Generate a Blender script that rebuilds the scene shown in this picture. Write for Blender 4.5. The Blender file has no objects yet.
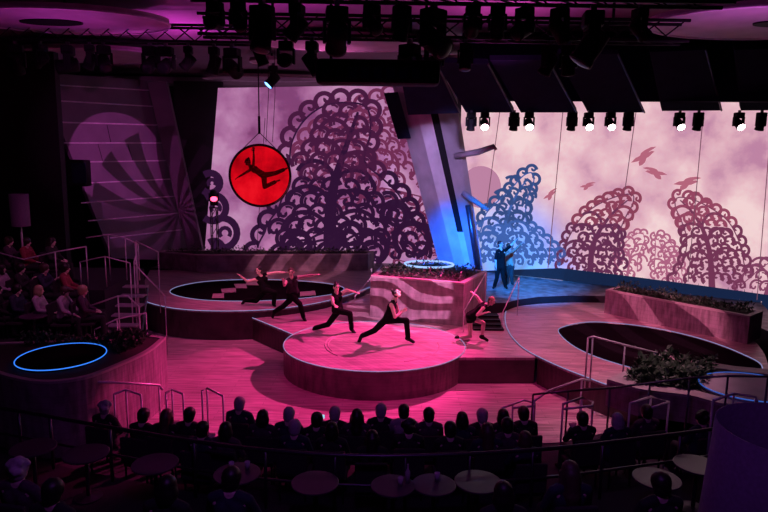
import bpy, bmesh, math, random
from math import sin, cos, tan, pi, radians, atan2, hypot
from mathutils import Vector, Matrix, Quaternion
V = Vector
R = random.Random(7)
SC = bpy.context.scene
COL = SC.collection

# ------------------------------------------------------------------ camera
CAMZ, FPX, PITCH, ROLL = 5.6, 625.0, radians(9.0), 0.015
_r0, _u0, _f = V((1, 0, 0)), V((0, sin(PITCH), cos(PITCH))), V((0, cos(PITCH), -sin(PITCH)))
_r = _r0 * cos(ROLL) + _u0 * sin(ROLL)
_u = _u0 * cos(ROLL) - _r0 * sin(ROLL)
CAM = V((0, 0, CAMZ))
cam = bpy.data.cameras.new('camera'); co = bpy.data.objects.new('camera', cam); COL.objects.link(co)
cam.sensor_width = 36; cam.lens = FPX / 768 * 36; cam.clip_end = 200
m = Matrix((( _r.x, _u.x, -_f.x, 0), (_r.y, _u.y, -_f.y, 0), (_r.z, _u.z, -_f.z, CAMZ), (0, 0, 0, 1)))
co.matrix_world = m
SC.camera = co

def ray(px, py): return _f + _r * ((px - 384) / FPX) - _u * ((py - 256) / FPX)
def at_z(px, py, z):
    d = ray(px, py); return CAM + d * ((z - CAMZ) / d.z)
def at_y(px, py, Y):
    d = ray(px, py); return CAM + d * (Y / d.y)
def at_plane(px, py, p0, n):
    d = ray(px, py); return CAM + d * ((p0 - CAM).dot(n) / d.dot(n))
def floor_pt(px, Y, z):                       # the point of height z at distance Y that stands in column px (roll ignored)
    x = 0
    dep = (CAMZ - z)
    x = (px - 384) / FPX * (Y * cos(PITCH) + dep * sin(PITCH))
    return V((x, Y, z))

def catmull(pts, n=6, closed=False):
    pts = [V(p) for p in pts]; out = []; N = len(pts)
    rng = range(N) if closed else range(N - 1)
    for i in rng:
        if closed: p0, p1, p2, p3 = pts[i - 1], pts[i], pts[(i + 1) % N], pts[(i + 2) % N]
        else: p0, p1, p2, p3 = pts[max(i - 1, 0)], pts[i], pts[i + 1], pts[min(i + 2, N - 1)]
        for k in range(n):
            t = k / n
            out.append(0.5 * ((2 * p1) + (p2 - p0) * t + (2 * p0 - 5 * p1 + 4 * p2 - p3) * t * t + (3 * p1 - p0 - 3 * p2 + p3) * t ** 3))
    if not closed: out.append(pts[-1])
    return out
def trace(px, z, n=6, closed=False): return [at_z(p.x, p.y, z) for p in catmull([(a, b, 0) for a, b in px], n, closed)]

# ------------------------------------------------------------------ materials
def mat(name, col, rough=0.6, metal=0.0, var=0.15, scale=6.0, emit=None, es=0.0, bump=0.0, spec=0.5):
    M = bpy.data.materials.new(name); M.use_nodes = True
    nt = M.node_tree; b = nt.nodes['Principled BSDF']
    b.inputs['Roughness'].default_value = rough; b.inputs['Metallic'].default_value = metal
    b.inputs['Specular IOR Level'].default_value = spec
    tc = nt.nodes.new('ShaderNodeTexCoord'); nz = nt.nodes.new('ShaderNodeTexNoise'); nz.inputs['Scale'].default_value = scale
    nz.inputs['Detail'].default_value = 4
    nt.links.new(tc.outputs['Object'], nz.inputs['Vector'])
    cr = nt.nodes.new('ShaderNodeValToRGB'); nt.links.new(nz.outputs['Fac'], cr.inputs['Fac'])
    cr.color_ramp.elements[0].position = .3; cr.color_ramp.elements[1].position = .7
    c = V(col)
    cr.color_ramp.elements[0].color = (*(c * (1 - var)), 1); cr.color_ramp.elements[1].color = (*[min(1, x) for x in c * (1 + var)], 1)
    nt.links.new(cr.outputs['Color'], b.inputs['Base Color'])
    if bump:
        bp = nt.nodes.new('ShaderNodeBump'); bp.inputs['Strength'].default_value = bump; bp.inputs['Distance'].default_value = .02
        nt.links.new(nz.outputs['Fac'], bp.inputs['Height']); nt.links.new(bp.outputs['Normal'], b.inputs['Normal'])
    if emit:
        b.inputs['Emission Color'].default_value = (*emit, 1); b.inputs['Emission Strength'].default_value = es
    return M
def plank_mat(name, c1, c2, w=1.6, h=.14, rough=.35, rot=0.0, vertical=False):
    M = mat(name, c1, rough); nt = M.node_tree; b = nt.nodes['Principled BSDF']
    tc = nt.nodes.new('ShaderNodeTexCoord'); mp = nt.nodes.new('ShaderNodeMapping'); mp.inputs['Rotation'].default_value = (pi / 2 if vertical else 0, 0, rot)
    br = nt.nodes.new('ShaderNodeTexBrick'); br.inputs['Scale'].default_value = 1
    br.inputs['Brick Width'].default_value = w; br.inputs['Row Height'].default_value = h
    br.inputs['Mortar Size'].default_value = .006; br.inputs['Mortar Smooth'].default_value = .3
    br.inputs['Color1'].default_value = (*c1, 1); br.inputs['Color2'].default_value = (*c2, 1)
    br.inputs['Mortar'].default_value = (*(V(c1) * (.75 if vertical else .5)), 1)
    nt.links.new(tc.outputs['Object'], mp.inputs['Vector']); nt.links.new(mp.outputs['Vector'], br.inputs['Vector'])
    nz = nt.nodes.new('ShaderNodeTexNoise'); nz.inputs['Scale'].default_value = 2.2; nz.inputs['Detail'].default_value = 8
    mp2 = nt.nodes.new('ShaderNodeMapping'); mp2.inputs['Scale'].default_value = (.6, 7, 1); mp2.inputs['Rotation'].default_value = (0, 0, rot)
    nt.links.new(tc.outputs['Object'], mp2.inputs['Vector']); nt.links.new(mp2.outputs['Vector'], nz.inputs['Vector'])
    mx = nt.nodes.new('ShaderNodeMix'); mx.data_type = 'RGBA'; mx.blend_type = 'MULTIPLY'; mx.inputs['Factor'].default_value = .85
    cr = nt.nodes.new('ShaderNodeValToRGB'); cr.color_ramp.elements[0].color = (.42, .40, .40, 1); cr.color_ramp.elements[1].color = (1.25, 1.25, 1.25, 1)
    cr.color_ramp.elements[0].position = .3; cr.color_ramp.elements[1].position = .65
    nt.links.new(nz.outputs['Fac'], cr.inputs['Fac'])
    nt.links.new(br.outputs['Color'], mx.inputs['A']); nt.links.new(cr.outputs['Color'], mx.inputs['B'])
    nt.links.new(mx.outputs['Result'], b.inputs['Base Color'])
    return M
def glow(name, col, s):
    return mat(name, (.012, .012, .012), .9, emit=col, es=s, spec=0)
def screen_mat(name, cols, scale, es, base=(.30, .30, .34), lo=.36):
    M = bpy.data.materials.new(name); M.use_nodes = True; nt = M.node_tree; b = nt.nodes['Principled BSDF']
    tc = nt.nodes.new('ShaderNodeTexCoord'); nz = nt.nodes.new('ShaderNodeTexNoise'); nz.inputs['Scale'].default_value = scale
    nz.inputs['Detail'].default_value = 7; nz.inputs['Roughness'].default_value = .62
    nt.links.new(tc.outputs['Object'], nz.inputs['Vector'])
    cr = nt.nodes.new('ShaderNodeValToRGB'); nt.links.new(nz.outputs['Fac'], cr.inputs['Fac'])
    e = cr.color_ramp.elements
    e[0].position = lo; e[1].position = 1 - lo
    for k in range(len(cols) - 2): e.new(lo + (1 - 2 * lo) * (k + 1) / (len(cols) - 1))
    for k, c in enumerate(cols): e[k].color = (*c, 1)
    b.inputs['Base Color'].default_value = (*base, 1); b.inputs['Roughness'].default_value = .8; b.inputs['Specular IOR Level'].default_value = .1
    nt.links.new(cr.outputs['Color'], b.inputs['Emission Color']); b.inputs['Emission Strength'].default_value = es
    return M

MT = dict(
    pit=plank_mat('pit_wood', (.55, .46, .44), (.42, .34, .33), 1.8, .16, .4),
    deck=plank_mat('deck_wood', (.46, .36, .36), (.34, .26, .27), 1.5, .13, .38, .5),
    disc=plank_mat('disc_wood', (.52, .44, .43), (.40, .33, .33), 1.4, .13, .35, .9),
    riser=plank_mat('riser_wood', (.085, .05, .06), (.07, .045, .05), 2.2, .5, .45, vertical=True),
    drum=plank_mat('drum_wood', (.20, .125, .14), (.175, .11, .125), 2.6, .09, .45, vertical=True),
    planter=plank_mat('planter_wood', (.30, .22, .25), (.265, .20, .225), 2.4, .12, .6, vertical=True),
    cap=mat('pale_cap', (.40, .33, .33), .6),
    darkfloor=mat('glossy_black_floor', (.15, .15, .16), .35, var=.75, scale=3.5, bump=.3, spec=.3),
    carpet=mat('dark_carpet', (.016, .008, .022), .95, var=.4, scale=40),
    pool=mat('glossy_pool', (.006, .005, .007), .9, scale=2, spec=0.0),
    led=glow('pale_blue_led', (.45, .50, 1.0), .55),
    ledblue=glow('blue_led', (.04, .22, 1.0), 1.1),
    black=mat('black_metal', (.006, .006, .008), .7, 0, spec=.15),
    blackwall=mat('black_wall', (.012, .009, .016), .8, scale=2),
    steel=mat('brushed_steel', (.62, .56, .60), .35, .3),
    darksteel=mat('dark_steel', (.10, .09, .11), .35, .8),
    panelwall=mat('panel_wall', (.16, .13, .17), .6, scale=1.2),
    linewall=mat('wall_strip', (.65, .6, .66), .5),
    ceil=mat('ceiling_plaster', (.20, .15, .19), .8, scale=1),
    ceild=mat('ceiling_disc', (.42, .36, .40), .7, scale=1.5),
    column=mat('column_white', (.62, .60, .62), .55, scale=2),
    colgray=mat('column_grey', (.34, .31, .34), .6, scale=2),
    baffle=mat('dark_blue_baffle', (.012, .018, .040), .85, scale=3, spec=.1),
    soil=mat('soil', (.03, .02, .02), .9, scale=20),
    leaf=mat('leaf_green', (.035, .075, .035), .5, var=.5, scale=9),
    skin=mat('skin', (.74, .52, .45), .5, var=.08),
    skin2=mat('tan_skin', (.48, .29, .22), .5, var=.08),
    hair=mat('dark_hair', (.015, .010, .010), .45, scale=40),
    hairbr=mat('brown_hair', (.07, .04, .03), .5, scale=40),
    hairgr=mat('grey_hair', (.42, .38, .40), .6, scale=40),
    hairbl=mat('blond_hair', (.38, .27, .15), .5, scale=40),
    black_cloth=mat('black_cloth', (.006, .006, .007), .9, scale=30, spec=.1),
    grey_cloth=mat('charcoal_cloth', (.03, .027, .03), .9, scale=30),
    tan_cloth=mat('tan_cloth', (.42, .28, .20), .8, scale=30),
    shoe=mat('black_shoe', (.006, .006, .006), .6, spec=.2),
    eye=mat('eye', (.02, .015, .015), .2),
    lip=mat('lip', (.45, .14, .14), .5),
    red_mem=None, hooprim=mat('hoop_rim', (.03, .006, .008), .4),
    rope=mat('rope', (.03, .02, .03), .8),
    table=mat('table_top', (.075, .035, .075), .3, scale=3),
    glass=mat('clear_tumbler', (.5, .45, .5), .1),
    shade=mat('lamp_shade', (.12, .075, .14), .8, scale=30),
    lens=mat('dark_lens', (.01, .01, .015), .35, spec=.2),
    lens_lit=glow('lit_lens', (1.0, .86, .86), 14.0),
    lens_red=glow('red_lens', (1.0, .05, .12), 6.0),
    lens_blue=glow('blue_lens', (.12, .35, 1.0), 6.0),
    seat=mat('seat_fabric', (.030, .014, .030), .9, scale=40),
    phone=glow('phone_screen', (.3, .65, .8), 1.2),
)

# ------------------------------------------------------------------ mesh helpers
class MB:
    def __init__(s): s.bm = bmesh.new(); s.mats = []
    def face(s, pts, mi=0):
        f = s.bm.faces.new([s.bm.verts.new(p) for p in pts]); f.material_index = mi; return f
    def box(s, c, d, M=None, bev=0):
        r = bmesh.ops.create_cube(s.bm, size=1)
        vs = r['verts']
        for v in vs: v.co = V((v.co.x * d[0], v.co.y * d[1], v.co.z * d[2]))
        if bev:
            es = list({e for v in vs for e in v.link_edges})
            vs = list({v for f in bmesh.ops.bevel(s.bm, geom=es, offset=bev, segments=2, affect='EDGES', profile=.6)['faces'] for v in f.verts} | {v for v in vs if v.is_valid})
        M = M or Matrix.Identity(4)
        for v in vs: v.co = M @ (v.co + V(c))
        return s
    def tube(s, pts, rad, n=8, cap=True, closed=False):
        pts = [V(p) for p in pts]; N = len(pts)
        rads = rad if isinstance(rad, (list, tuple)) else [rad] * N
        rings = []; prev = None
        for i, p in enumerate(pts):
            if closed: t = pts[(i + 1) % N] - pts[i - 1]
            else: t = pts[min(i + 1, N - 1)] - pts[max(i - 1, 0)]
            t.normalize()
            if prev is None:
                a = V((0, 0, 1)) if abs(t.z) < .9 else V((1, 0, 0))
                x = t.cross(a).normalized()
            else:
                x = (prev - t * prev.dot(t)).normalized()
            prev = x; y = t.cross(x)
            rings.append([s.bm.verts.new(p + (x * cos(2 * pi * k / n) + y * sin(2 * pi * k / n)) * rads[i]) for k in range(n)])
        for i in range(N if closed else N - 1):
            a, b = rings[i], rings[(i + 1) % N]
            for k in range(n): s.bm.faces.new((a[k], a[(k + 1) % n], b[(k + 1) % n], b[k]))
        if cap and not closed:
            s.bm.faces.new(rings[0][::-1]); s.bm.faces.new(rings[-1])
        return s
    def ball(s, c, r, M=None, sub=2):
        r = V((r, r, r)) if not isinstance(r, (tuple, list, Vector)) else V(r)
        vs = bmesh.ops.create_icosphere(s.bm, subdivisions=sub, radius=1)['verts']
        for v in vs:
            q = V((v.co.x * r.x, v.co.y * r.y, v.co.z * r.z))
            if M: q = M @ q
            v.co = q + V(c)
        return s
    def cone(s, a, b, ra, rb, n=12, sub=2):              # a tapered capsule
        a, b = V(a), V(b)
        s.ball(a, ra, sub=sub); s.ball(b, rb, sub=sub)
        if (b - a).length > 1e-4: s.tube([a, b], [ra, rb], n)
        return s
    def lathe(s, prof, n=24, M=None, cap=True):
        M = M or Matrix.Identity(4)
        rings = [[s.bm.verts.new(M @ V((r * cos(2 * pi * k / n), r * sin(2 * pi * k / n), z))) for k in range(n)] for r, z in prof]
        for a, b in zip(rings, rings[1:]):
            for k in range(n): s.bm.faces.new((a[k], a[(k + 1) % n], b[(k + 1) % n], b[k]))
        if cap: s.bm.faces.new(rings[0][::-1]); s.bm.faces.new(rings[-1])
        return s
    def prism(s, poly, z0, z1, hole=None):                # a slab of a traced outline, with a hole if asked
        def loop(pts, z): return [s.bm.verts.new((p[0], p[1], z)) for p in pts]
        if hole is None:
            a, b = loop(poly, z0), loop(poly, z1); n = len(a)
            s.bm.faces.new(a[::-1]); s.bm.faces.new(b)
            for k in range(n): s.bm.faces.new((a[k], a[(k + 1) % n], b[(k + 1) % n], b[k]))
        else:
            for z in (z0, z1):
                o, h = loop(poly, z), loop(hole, z); es = []
                for L in (o, h):
                    for k in range(len(L)): es.append(s.bm.edges.new((L[k], L[(k + 1) % len(L)])))
                bmesh.ops.triangle_fill(s.bm, use_beauty=True, edges=es)
                if z == z0: o0, h0 = o, h
            for A, B in ((o0, o), (h0, h)):
                n = len(A)
                for k in range(n): s.bm.faces.new((A[k], A[(k + 1) % n], B[(k + 1) % n], B[k]))
        return s
    def strip(s, pts, z0, z1, th=.04, inward=None):       # a standing wall along a polyline, with thickness
        pts = [V((p[0], p[1], 0)) for p in pts]; N = len(pts); off = []
        for i in range(N):
            t = pts[min(i + 1, N - 1)] - pts[max(i - 1, 0)]; t.normalize()
            off.append(pts[i] + V((-t.y, t.x, 0)) * th)
        s.prism(pts + off[::-1], z0, z1) if False else None
        for i in range(N - 1):
            q = [pts[i], pts[i + 1], off[i + 1], off[i]]
            lo = [s.bm.verts.new((p.x, p.y, z0)) for p in q]; hi = [s.bm.verts.new((p.x, p.y, z1)) for p in q]
            s.bm.faces.new(hi); s.bm.faces.new(lo[::-1])
            for k in range(4): s.bm.faces.new((lo[k], lo[(k + 1) % 4], hi[(k + 1) % 4], hi[k]))
        bmesh.ops.remove_doubles(s.bm, verts=s.bm.verts[:], dist=1e-5)
        return s
    def mesh(s, name, mats, smooth=False, recalc=True):
        if recalc: bmesh.ops.recalc_face_normals(s.bm, faces=s.bm.faces[:])
        me = bpy.data.meshes.new(name); s.bm.to_mesh(me); s.bm.free()
        for q in (mats if isinstance(mats, (list, tuple)) else [mats]): me.materials.append(q)
        if smooth:
            for p in me.polygons: p.use_smooth = True
        return me
    def build(s, name, mats, parent=None, smooth=False, loc=None, recalc=True):
        return link(name, s.mesh(name, mats, smooth, recalc), parent, loc)
def link(name, me, parent=None, loc=None):
    o = bpy.data.objects.new(name, me); COL.objects.link(o)
    if parent:
        o.parent = parent
        if loc is None and parent.get('_w'):              # parts made in world space under a root that is not at the origin
            pass
    if loc is not None: o.location = loc
    return o
def tag(o, label, cat, group=None):
    o['label'] = label; o['category'] = cat
    if group: o['group'] = group
    return o
def struct(o): o['kind'] = 'structure'; return o
def thing(name, label, cat, loc=(0, 0, 0), rz=0, group=None):
    o = bpy.data.objects.new(name, None); COL.objects.link(o); o.empty_display_size = .1
    o.location = loc; o.rotation_euler = (0, 0, rz)
    return tag(o, label, cat, group)
def wpart(o, root):                                       # give a world-space mesh to a root standing elsewhere
    o.parent = root
    o.matrix_parent_inverse = (Matrix.Translation(root.location) @ root.rotation_euler.to_matrix().to_4x4()).inverted()
    return o
def copy_tree(o, parent=None):
    c = o.copy(); COL.objects.link(c)
    if parent: c.parent = parent
    for ch in list(o.children): copy_tree(ch, c)
    return c
ORD = ['first', 'second', 'third', 'fourth', 'fifth', 'sixth', 'seventh', 'eighth', 'ninth', 'tenth', 'eleventh', 'twelfth', 'thirteenth', 'fourteenth', 'fifteenth', 'sixteenth', 'seventeenth', 'eighteenth', 'nineteenth', 'twentieth']
# ------------------------------------------------------------------ room shell
struct(MB().box((0, 16, -.06), (44, 44, .1)).build('floor', MT['carpet']))
struct(MB().box((0, 16, 9.3), (44, 44, .2)).build('ceiling', MT['ceil']))
struct(MB().box((-15, 16, 4.6), (.2, 44, 9.2)).build('wall_left', MT['blackwall']))
struct(MB().box((16.5, 16, 4.6), (.2, 44, 9.2)).build('wall_right', MT['blackwall']))
struct(MB().box((0, 31, 4.6), (33, .2, 9.2)).build('wall_back', MT['blackwall']))
struct(MB().box((0, -5.6, 4.6), (33, .2, 9.2)).build('wall_rear', MT['blackwall']))
# a pale soffit band under the ceiling over the left screen
struct(MB().box((-5.6, 30.2, 8.95), (19, 1.2, .3)).build('trim_1', MT['ceild']))

# ------------------------------------------------------------------ stage
ZD, ZR, ZL, ZU = .72, .72, .92, .92
pit = [at_z(*p, 0) for p in [(150, 325), (600, 325), (620, 430), (560, 443), (380, 446), (180, 446), (120, 430)]]
struct(MB().prism([(p.x, p.y) for p in pit], -.005, .012).build('floor_pit', MT['pit']))
up_edge = [(150, 268), (372, 262), (376, 290), (420, 294), (462, 300), (482, 303), (506, 303), (518, 299.5), (540, 296.8), (570, 295.5), (605, 296), (650, 299), (700, 306), (740, 318), (770, 332), (800, 345)]
up = [at_z(*p, ZU) for p in up_edge]
MBs = MB().prism([(p.x, p.y) for p in up] + [(16, 29), (-9, 30)], 0.05, ZU)
MBs.bm.normal_update()
for f_ in MBs.bm.faces:
    if abs(f_.normal.z) < .5: f_.material_index = 1
struct(MBs.build('floor_upstage', [MT['darkfloor'], MT['blackwall']]))

def ring_of(pts, z, rad, name, material, root, closed=True):
    return wpart(MB().tube([V((p[0], p[1], z)) for p in pts], rad, 6, closed=closed).build(name, material, smooth=True), root)
def ccw(poly):
    a = sum(poly[i][0] * poly[(i + 1) % len(poly)][1] - poly[(i + 1) % len(poly)][0] * poly[i][1] for i in range(len(poly)))
    return poly if a > 0 else poly[::-1]

# left platform, highest
lp_front = trace([(138, 293), (141, 298), (150, 303), (172, 308), (200, 310.5), (232, 311), (270, 309.5), (312, 304), (345, 296), (371, 287)], ZL)
lp_poly = lp_front + [at_z(*p, ZL) for p in [(373, 276), (370, 268), (150, 270)]]
lpool = trace([(170, 292), (178, 286.5), (205, 281.5), (245, 279.5), (285, 280), (325, 283), (344, 288), (333, 294), (300, 298.5), (255, 301), (210, 300.5), (182, 297)], ZL, closed=True)
lpt = thing('stage_platform', 'raised left stage platform with oval black pool and blue lit rim', 'stage platform', (-4, 21, 0))
wpart(MB().prism([(p.x, p.y) for p in lp_poly], ZL - .06, ZL, [(p.x, p.y) for p in lpool]).build('deck', MT['deck']), lpt)
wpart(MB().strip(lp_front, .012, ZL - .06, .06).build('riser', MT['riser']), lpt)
wpart(MB().prism([(p.x, p.y) for p in lpool], ZL - .055, ZL - .03).build('pool', MT['pool']), lpt)
ring_of(lp_front, ZL + .002, .010, 'edge_light', MT['led'], lpt, False)
ring_of(lpool, ZL + .002, .010, 'pool_light', MT['led'], lpt)
for (a, b, c, d) in [((221, 289), (236, 288), (236, 292), (222, 293)), ((234, 284), (246, 284), (247, 288), (236, 288)), ((213, 294), (224, 293.5), (224, 298), (212, 298)), ((300, 292), (315, 291), (316, 295), (300, 296)), ((246, 282), (262, 281.5), (262, 285), (246, 285))]:
    q = [at_z(*p, ZL - .02) for p in (a, b, c, d)]
    wpart(MB().prism([(p.x, p.y) for p in q], ZL - .03, ZL - .012).build('pool_tile', MT['deck']), lpt)

# middle platform between the drums
md_front = trace([(233, 311.8), (250, 317), (270, 325), (288, 332.5), (300, 338)], ZD - .03, 4)
md_right = [at_z(*p, ZD - .03) for p in [(420, 360), (462, 357.5), (535, 357.5)]]
rp_left = trace([(506, 311), (505, 318), (507, 328), (513, 338), (524, 348.5), (541, 358), (562, 367.5), (585, 376.5), (608, 385), (640, 394)], ZR)
rp_l2 = [p for p in rp_left if p.y > md_right[-1].y - .0]
md_poly = md_front + md_right + [V((p.x, p.y, 0)) for p in rp_l2[::-1]] + [at_z(*p, ZD - .03) for p in [(487, 315), (462, 316), (372, 297), (371, 290), (345, 299), (312, 307)]]
mdt = thing('stage_platform', 'low middle stage platform joining the round drum to both side platforms', 'stage platform', (0, 18, 0))
wpart(MB().prism([(p.x, p.y) for p in md_poly], ZD - .1, ZD - .03).build('deck', MT['deck']), mdt)
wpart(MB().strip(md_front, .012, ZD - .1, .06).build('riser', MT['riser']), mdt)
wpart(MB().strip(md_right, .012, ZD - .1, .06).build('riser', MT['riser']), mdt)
ring_of(md_front, ZD - .026, .010, 'edge_light', MT['led'], mdt, False)

# round drum
dc = at_z(374.5, 343.2, ZD); DR = 2.39; DRY = 2.22
circ = [(dc.x + DR * cos(a), dc.y + DRY * sin(a)) for a in [2 * pi * k / 72 for k in range(72)]]
drt = thing('stage_drum', 'round wooden drum platform at centre stage lit pink', 'stage platform', (dc.x, dc.y, 0))
wpart(MB().prism(circ, ZD - .03, ZD).build('deck', MT['disc']), drt)
fr = [(dc.x + DR * cos(a), dc.y + DRY * sin(a)) for a in [pi * .96 + (pi * 1.12) * k / 48 for k in range(49)]]
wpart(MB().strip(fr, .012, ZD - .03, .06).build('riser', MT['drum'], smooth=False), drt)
ring_of(circ, ZD + .002, .009, 'edge_light', MT['led'], drt)
for r0, a0, a1 in [(1.5, -1.2, .15), (1.5, 2.2, 3.9), (1.42, 2.5, 3.6)]:
    pts = [V((dc.x + .2 + r0 * cos(a0 + (a1 - a0) * k / 20), dc.y - .1 + r0 * sin(a0 + (a1 - a0) * k / 20), ZD + .001)) for k in range(21)]
    wpart(MB().tube(pts, .016, 4).build('inlay_ring', MT['cap']), drt)

# right platform
rp_back = trace([(770, 372), (762, 350), (740, 330), (700, 316), (650, 306.5), (605, 303), (570, 302.5), (540, 303.8), (518, 306.5), (506, 311)], ZR)
rp_poly = rp_left + [at_z(*p, ZR) for p in [(700, 405), (770, 405)]] + rp_back[:-1]
rpool = trace([(558.5, 332), (566, 326), (590, 322), (625, 324), (665, 330), (705, 340), (740, 353), (762, 366), (750, 380), (700, 379), (650, 372), (605, 360), (575, 347)], ZR, closed=True)
rpt = thing('stage_platform', 'right stage platform with oval black pool facing the planter', 'stage platform', (5, 17, 0))
wpart(MB().prism([(p.x, p.y) for p in rp_poly], ZR - .06, ZR, [(p.x, p.y) for p in rpool]).build('deck', MT['deck']), rpt)
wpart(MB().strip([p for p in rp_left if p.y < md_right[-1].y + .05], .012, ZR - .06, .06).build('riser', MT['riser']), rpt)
wpart(MB().prism([(p.x, p.y) for p in rpool], ZR - .055, ZR - .03).build('pool', MT['pool']), rpt)
ring_of(rp_left, ZR + .002, .010, 'edge_light', MT['led'], rpt, False)
ring_of(rpool, ZR + .002, .010, 'pool_light', MT['led'], rpt)

# ------------------------------------------------------------------ planters
def foliage(region, n, h, seed, size=.11):
    rr = random.Random(seed); b = MB(); (xs, ys) = ([p[0] for p in region], [p[1] for p in region])
    def inside(x, y):
        c = False; N = len(region)
        for i in range(N):
            (x1, y1), (x2, y2) = region[i][:2], region[(i + 1) % N][:2]
            if (y1 > y) != (y2 > y) and x < (x2 - x1) * (y - y1) / (y2 - y1) + x1: c = not c
        return c
    k = 0; guard = 0
    while k < n and guard < n * 30:
        guard += 1
        x, y = rr.uniform(min(xs), max(xs)), rr.uniform(min(ys), max(ys))
        if not inside(x, y): continue
        k += 1
        lump = .55 + .45 * sin(x * 3.1 + seed) * cos(y * 4.3)
        z = rr.uniform(.0, h) * max(.35, lump)
        a, t, s = rr.uniform(0, 2 * pi), rr.uniform(-.2, 1.2), size * rr.uniform(.7, 1.3)
        d = V((cos(a) * cos(t), sin(a) * cos(t), sin(t))); w = V((-sin(a), cos(a), rr.uniform(-.4, .4))).normalized()
        p = V((x, y, z)); nn = d.cross(w) * .12 * s
        b.face([p, p + d * s * .5 + w * s * .28 + nn, p + d * s, p + d * s * .5 - w * s * .28 + nn])
    return b
def shrink(poly, k):
    cx, cy = sum(p[0] for p in poly) / len(poly), sum(p[1] for p in poly) / len(poly)
    return [(cx + (p[0] - cx) * k, cy + (p[1] - cy) * k) for p in poly]
def inset(poly, d):
    poly = ccw([(p[0], p[1]) for p in poly]); n = len(poly); out = []
    for i in range(n):
        a, b, c = V(poly[i - 1]), V(poly[i]), V(poly[(i + 1) % n])
        t1, t2 = (b - a).normalized(), (c - b).normalized()
        n1, n2 = V((-t1.y, t1.x)), V((-t2.y, t2.x)); q = (n1 + n2); q /= max(.3, 1 + n1.dot(n2))
        out.append(tuple(b + q * d))
    return out
def planter(label, poly, z0, z1, rim, nleaf, h, seed, region=None, cat='planter', leaf=.11):
    cx, cy = sum(p[0] for p in poly) / len(poly), sum(p[1] for p in poly) / len(poly)
    poly = ccw([(p[0], p[1]) for p in poly]); inn = inset(poly, rim)
    t = thing('planter', label, cat, (cx, cy, z0))
    wpart(MB().prism(poly, z0, z1 - .05).build('box', MT['planter']), t)
    wpart(MB().prism(poly, z1 - .05, z1, inn).build('cap', MT['cap']), t)
    wpart(MB().prism(inset(poly, rim + .01), z1 - .05, z1 - .02).build('soil', MT['soil']), t)
    f = foliage([tuple(p) for p in (region or inset(poly, rim + .05))], nleaf, h, seed, leaf)
    f = wpart(f.build('foliage', MT['leaf'], recalc=False), t); f.matrix_parent_inverse = t.matrix_parent_inverse
    f.location = (0, 0, z1 - .03); f.matrix_parent_inverse = Matrix.Translation(V((cx, cy, z0))).inverted()
    return t
# centre planter with shadowed front
c0, c1, c2 = at_z(370.5, 317, ZD - .03), at_z(464, 331, ZD - .03), at_z(487, 300, ZD - .03)
c1t, c2t, c0t = at_z(464, 283, 2.0), at_z(487, 271.6, 2.0), at_z(370.5, 275.5, 2.0)
cp = [c0t, V((c1t.x, c1t.y, 0)), V((c2t.x, c2t.y, 0)), at_z(440, 262, 2.0), at_z(385, 266, 2.0)]
CP = planter('tall planter box at stage centre behind the lunging dancers', cp, ZD - .03, 2.0, .16, 900, .28, 3)
rc = at_z(429, 268, 2.03)
b_ = MB().tube([V((rc.x + .8 * cos(2 * pi * k / 40), rc.y + .8 * sin(2 * pi * k / 40) * .8, 2.16)) for k in range(40)], .035, 6, closed=True)
wpart(b_.build('light_ring', glow('white_blue_led', (.35, .55, 1.0), 1.2), smooth=True), CP)
# upstage left planter, on the left platform
lpl = [at_z(*p, ZL) for p in [(197, 272), (368, 270.5), (374, 267), (350, 266.6), (165, 266.6), (160, 268.5)]]
planter('long low planter at the back of the left platform under the left screen', lpl, ZL, 1.62, .14, 900, .3, 4)
# right planter
rpl = [at_z(604, 313, ZR), at_z(747, 344, ZR)]
dd = (rpl[1] - rpl[0]).normalized(); nn = V((-dd.y, dd.x, 0)); nn = nn if nn.y > 0 else -nn
rpl = rpl + [rpl[1] + nn * .95, rpl[0] + nn * .95]
planter('long slanted planter at the back of the right platform before the bright screen', rpl, ZR, 1.50, .13, 1100, .3, 5)
# front-left curved planter with blue ring
zf = 1.5
fl = trace([(-30, 362), (0, 374), (40, 381.5), (85, 377), (125, 362), (150, 350), (166, 337)], zf, 5) + [at_z(*p, zf) for p in [(150, 335), (110, 338.5), (40, 341), (-30, 343)]]
FL = planter('curved front left planter with glowing blue ring on top', fl, .012, zf, .1, 1500, .34, 6,
             region=[at_z(*p, zf).xy for p in [(30, 346), (20, 344.5), (60, 341), (110, 339.5), (148, 337), (142, 345), (118, 354), (110, 348), (85, 343.5), (55, 343.5)]])
rc = at_z(62, 357, zf)
def ellipse(c, rx, ry, n=48, rot=0): return [(c.x + rx * cos(2 * pi * k / n) * cos(rot) - ry * sin(2 * pi * k / n) * sin(rot), c.y + rx * cos(2 * pi * k / n) * sin(rot) + ry * sin(2 * pi * k / n) * cos(rot)) for k in range(n)]
e = ellipse(rc, .82, .88)
wpart(MB().prism(e, zf - .015, zf + .02).build('ring_top', MT['pool']), FL)
ring_of(e, zf + .025, .011, 'blue_ring', MT['ledblue'], FL)
# front-right planter
fr_ = [at_z(*p, zf - .2) for p in [(662, 354), (734, 366), (800, 372), (800, 410), (720, 403), (690, 395), (640, 389), (607, 379)]]
FR = planter('pale capped front right planter with leafy shrub beside the handrail', fr_, .75, zf - .2, .34, 1500, .36, 8, leaf=.16,
             region=[at_z(*p, zf - .2).xy for p in [(640, 366), (668, 361), (715, 369), (708, 378), (700, 386), (690, 390), (640, 384), (628, 379)]])
rc = at_z(752, 388, zf - .18)
e = ellipse(rc, .95, .80)
wpart(MB().prism(e, zf - .2, zf - .15).build('ring_top', MT['ceild']), FR)
ring_of(e, zf - .147, .011, 'blue_ring', glow('dim_blue_led', (.06, .18, .8), .55), FR)

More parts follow.
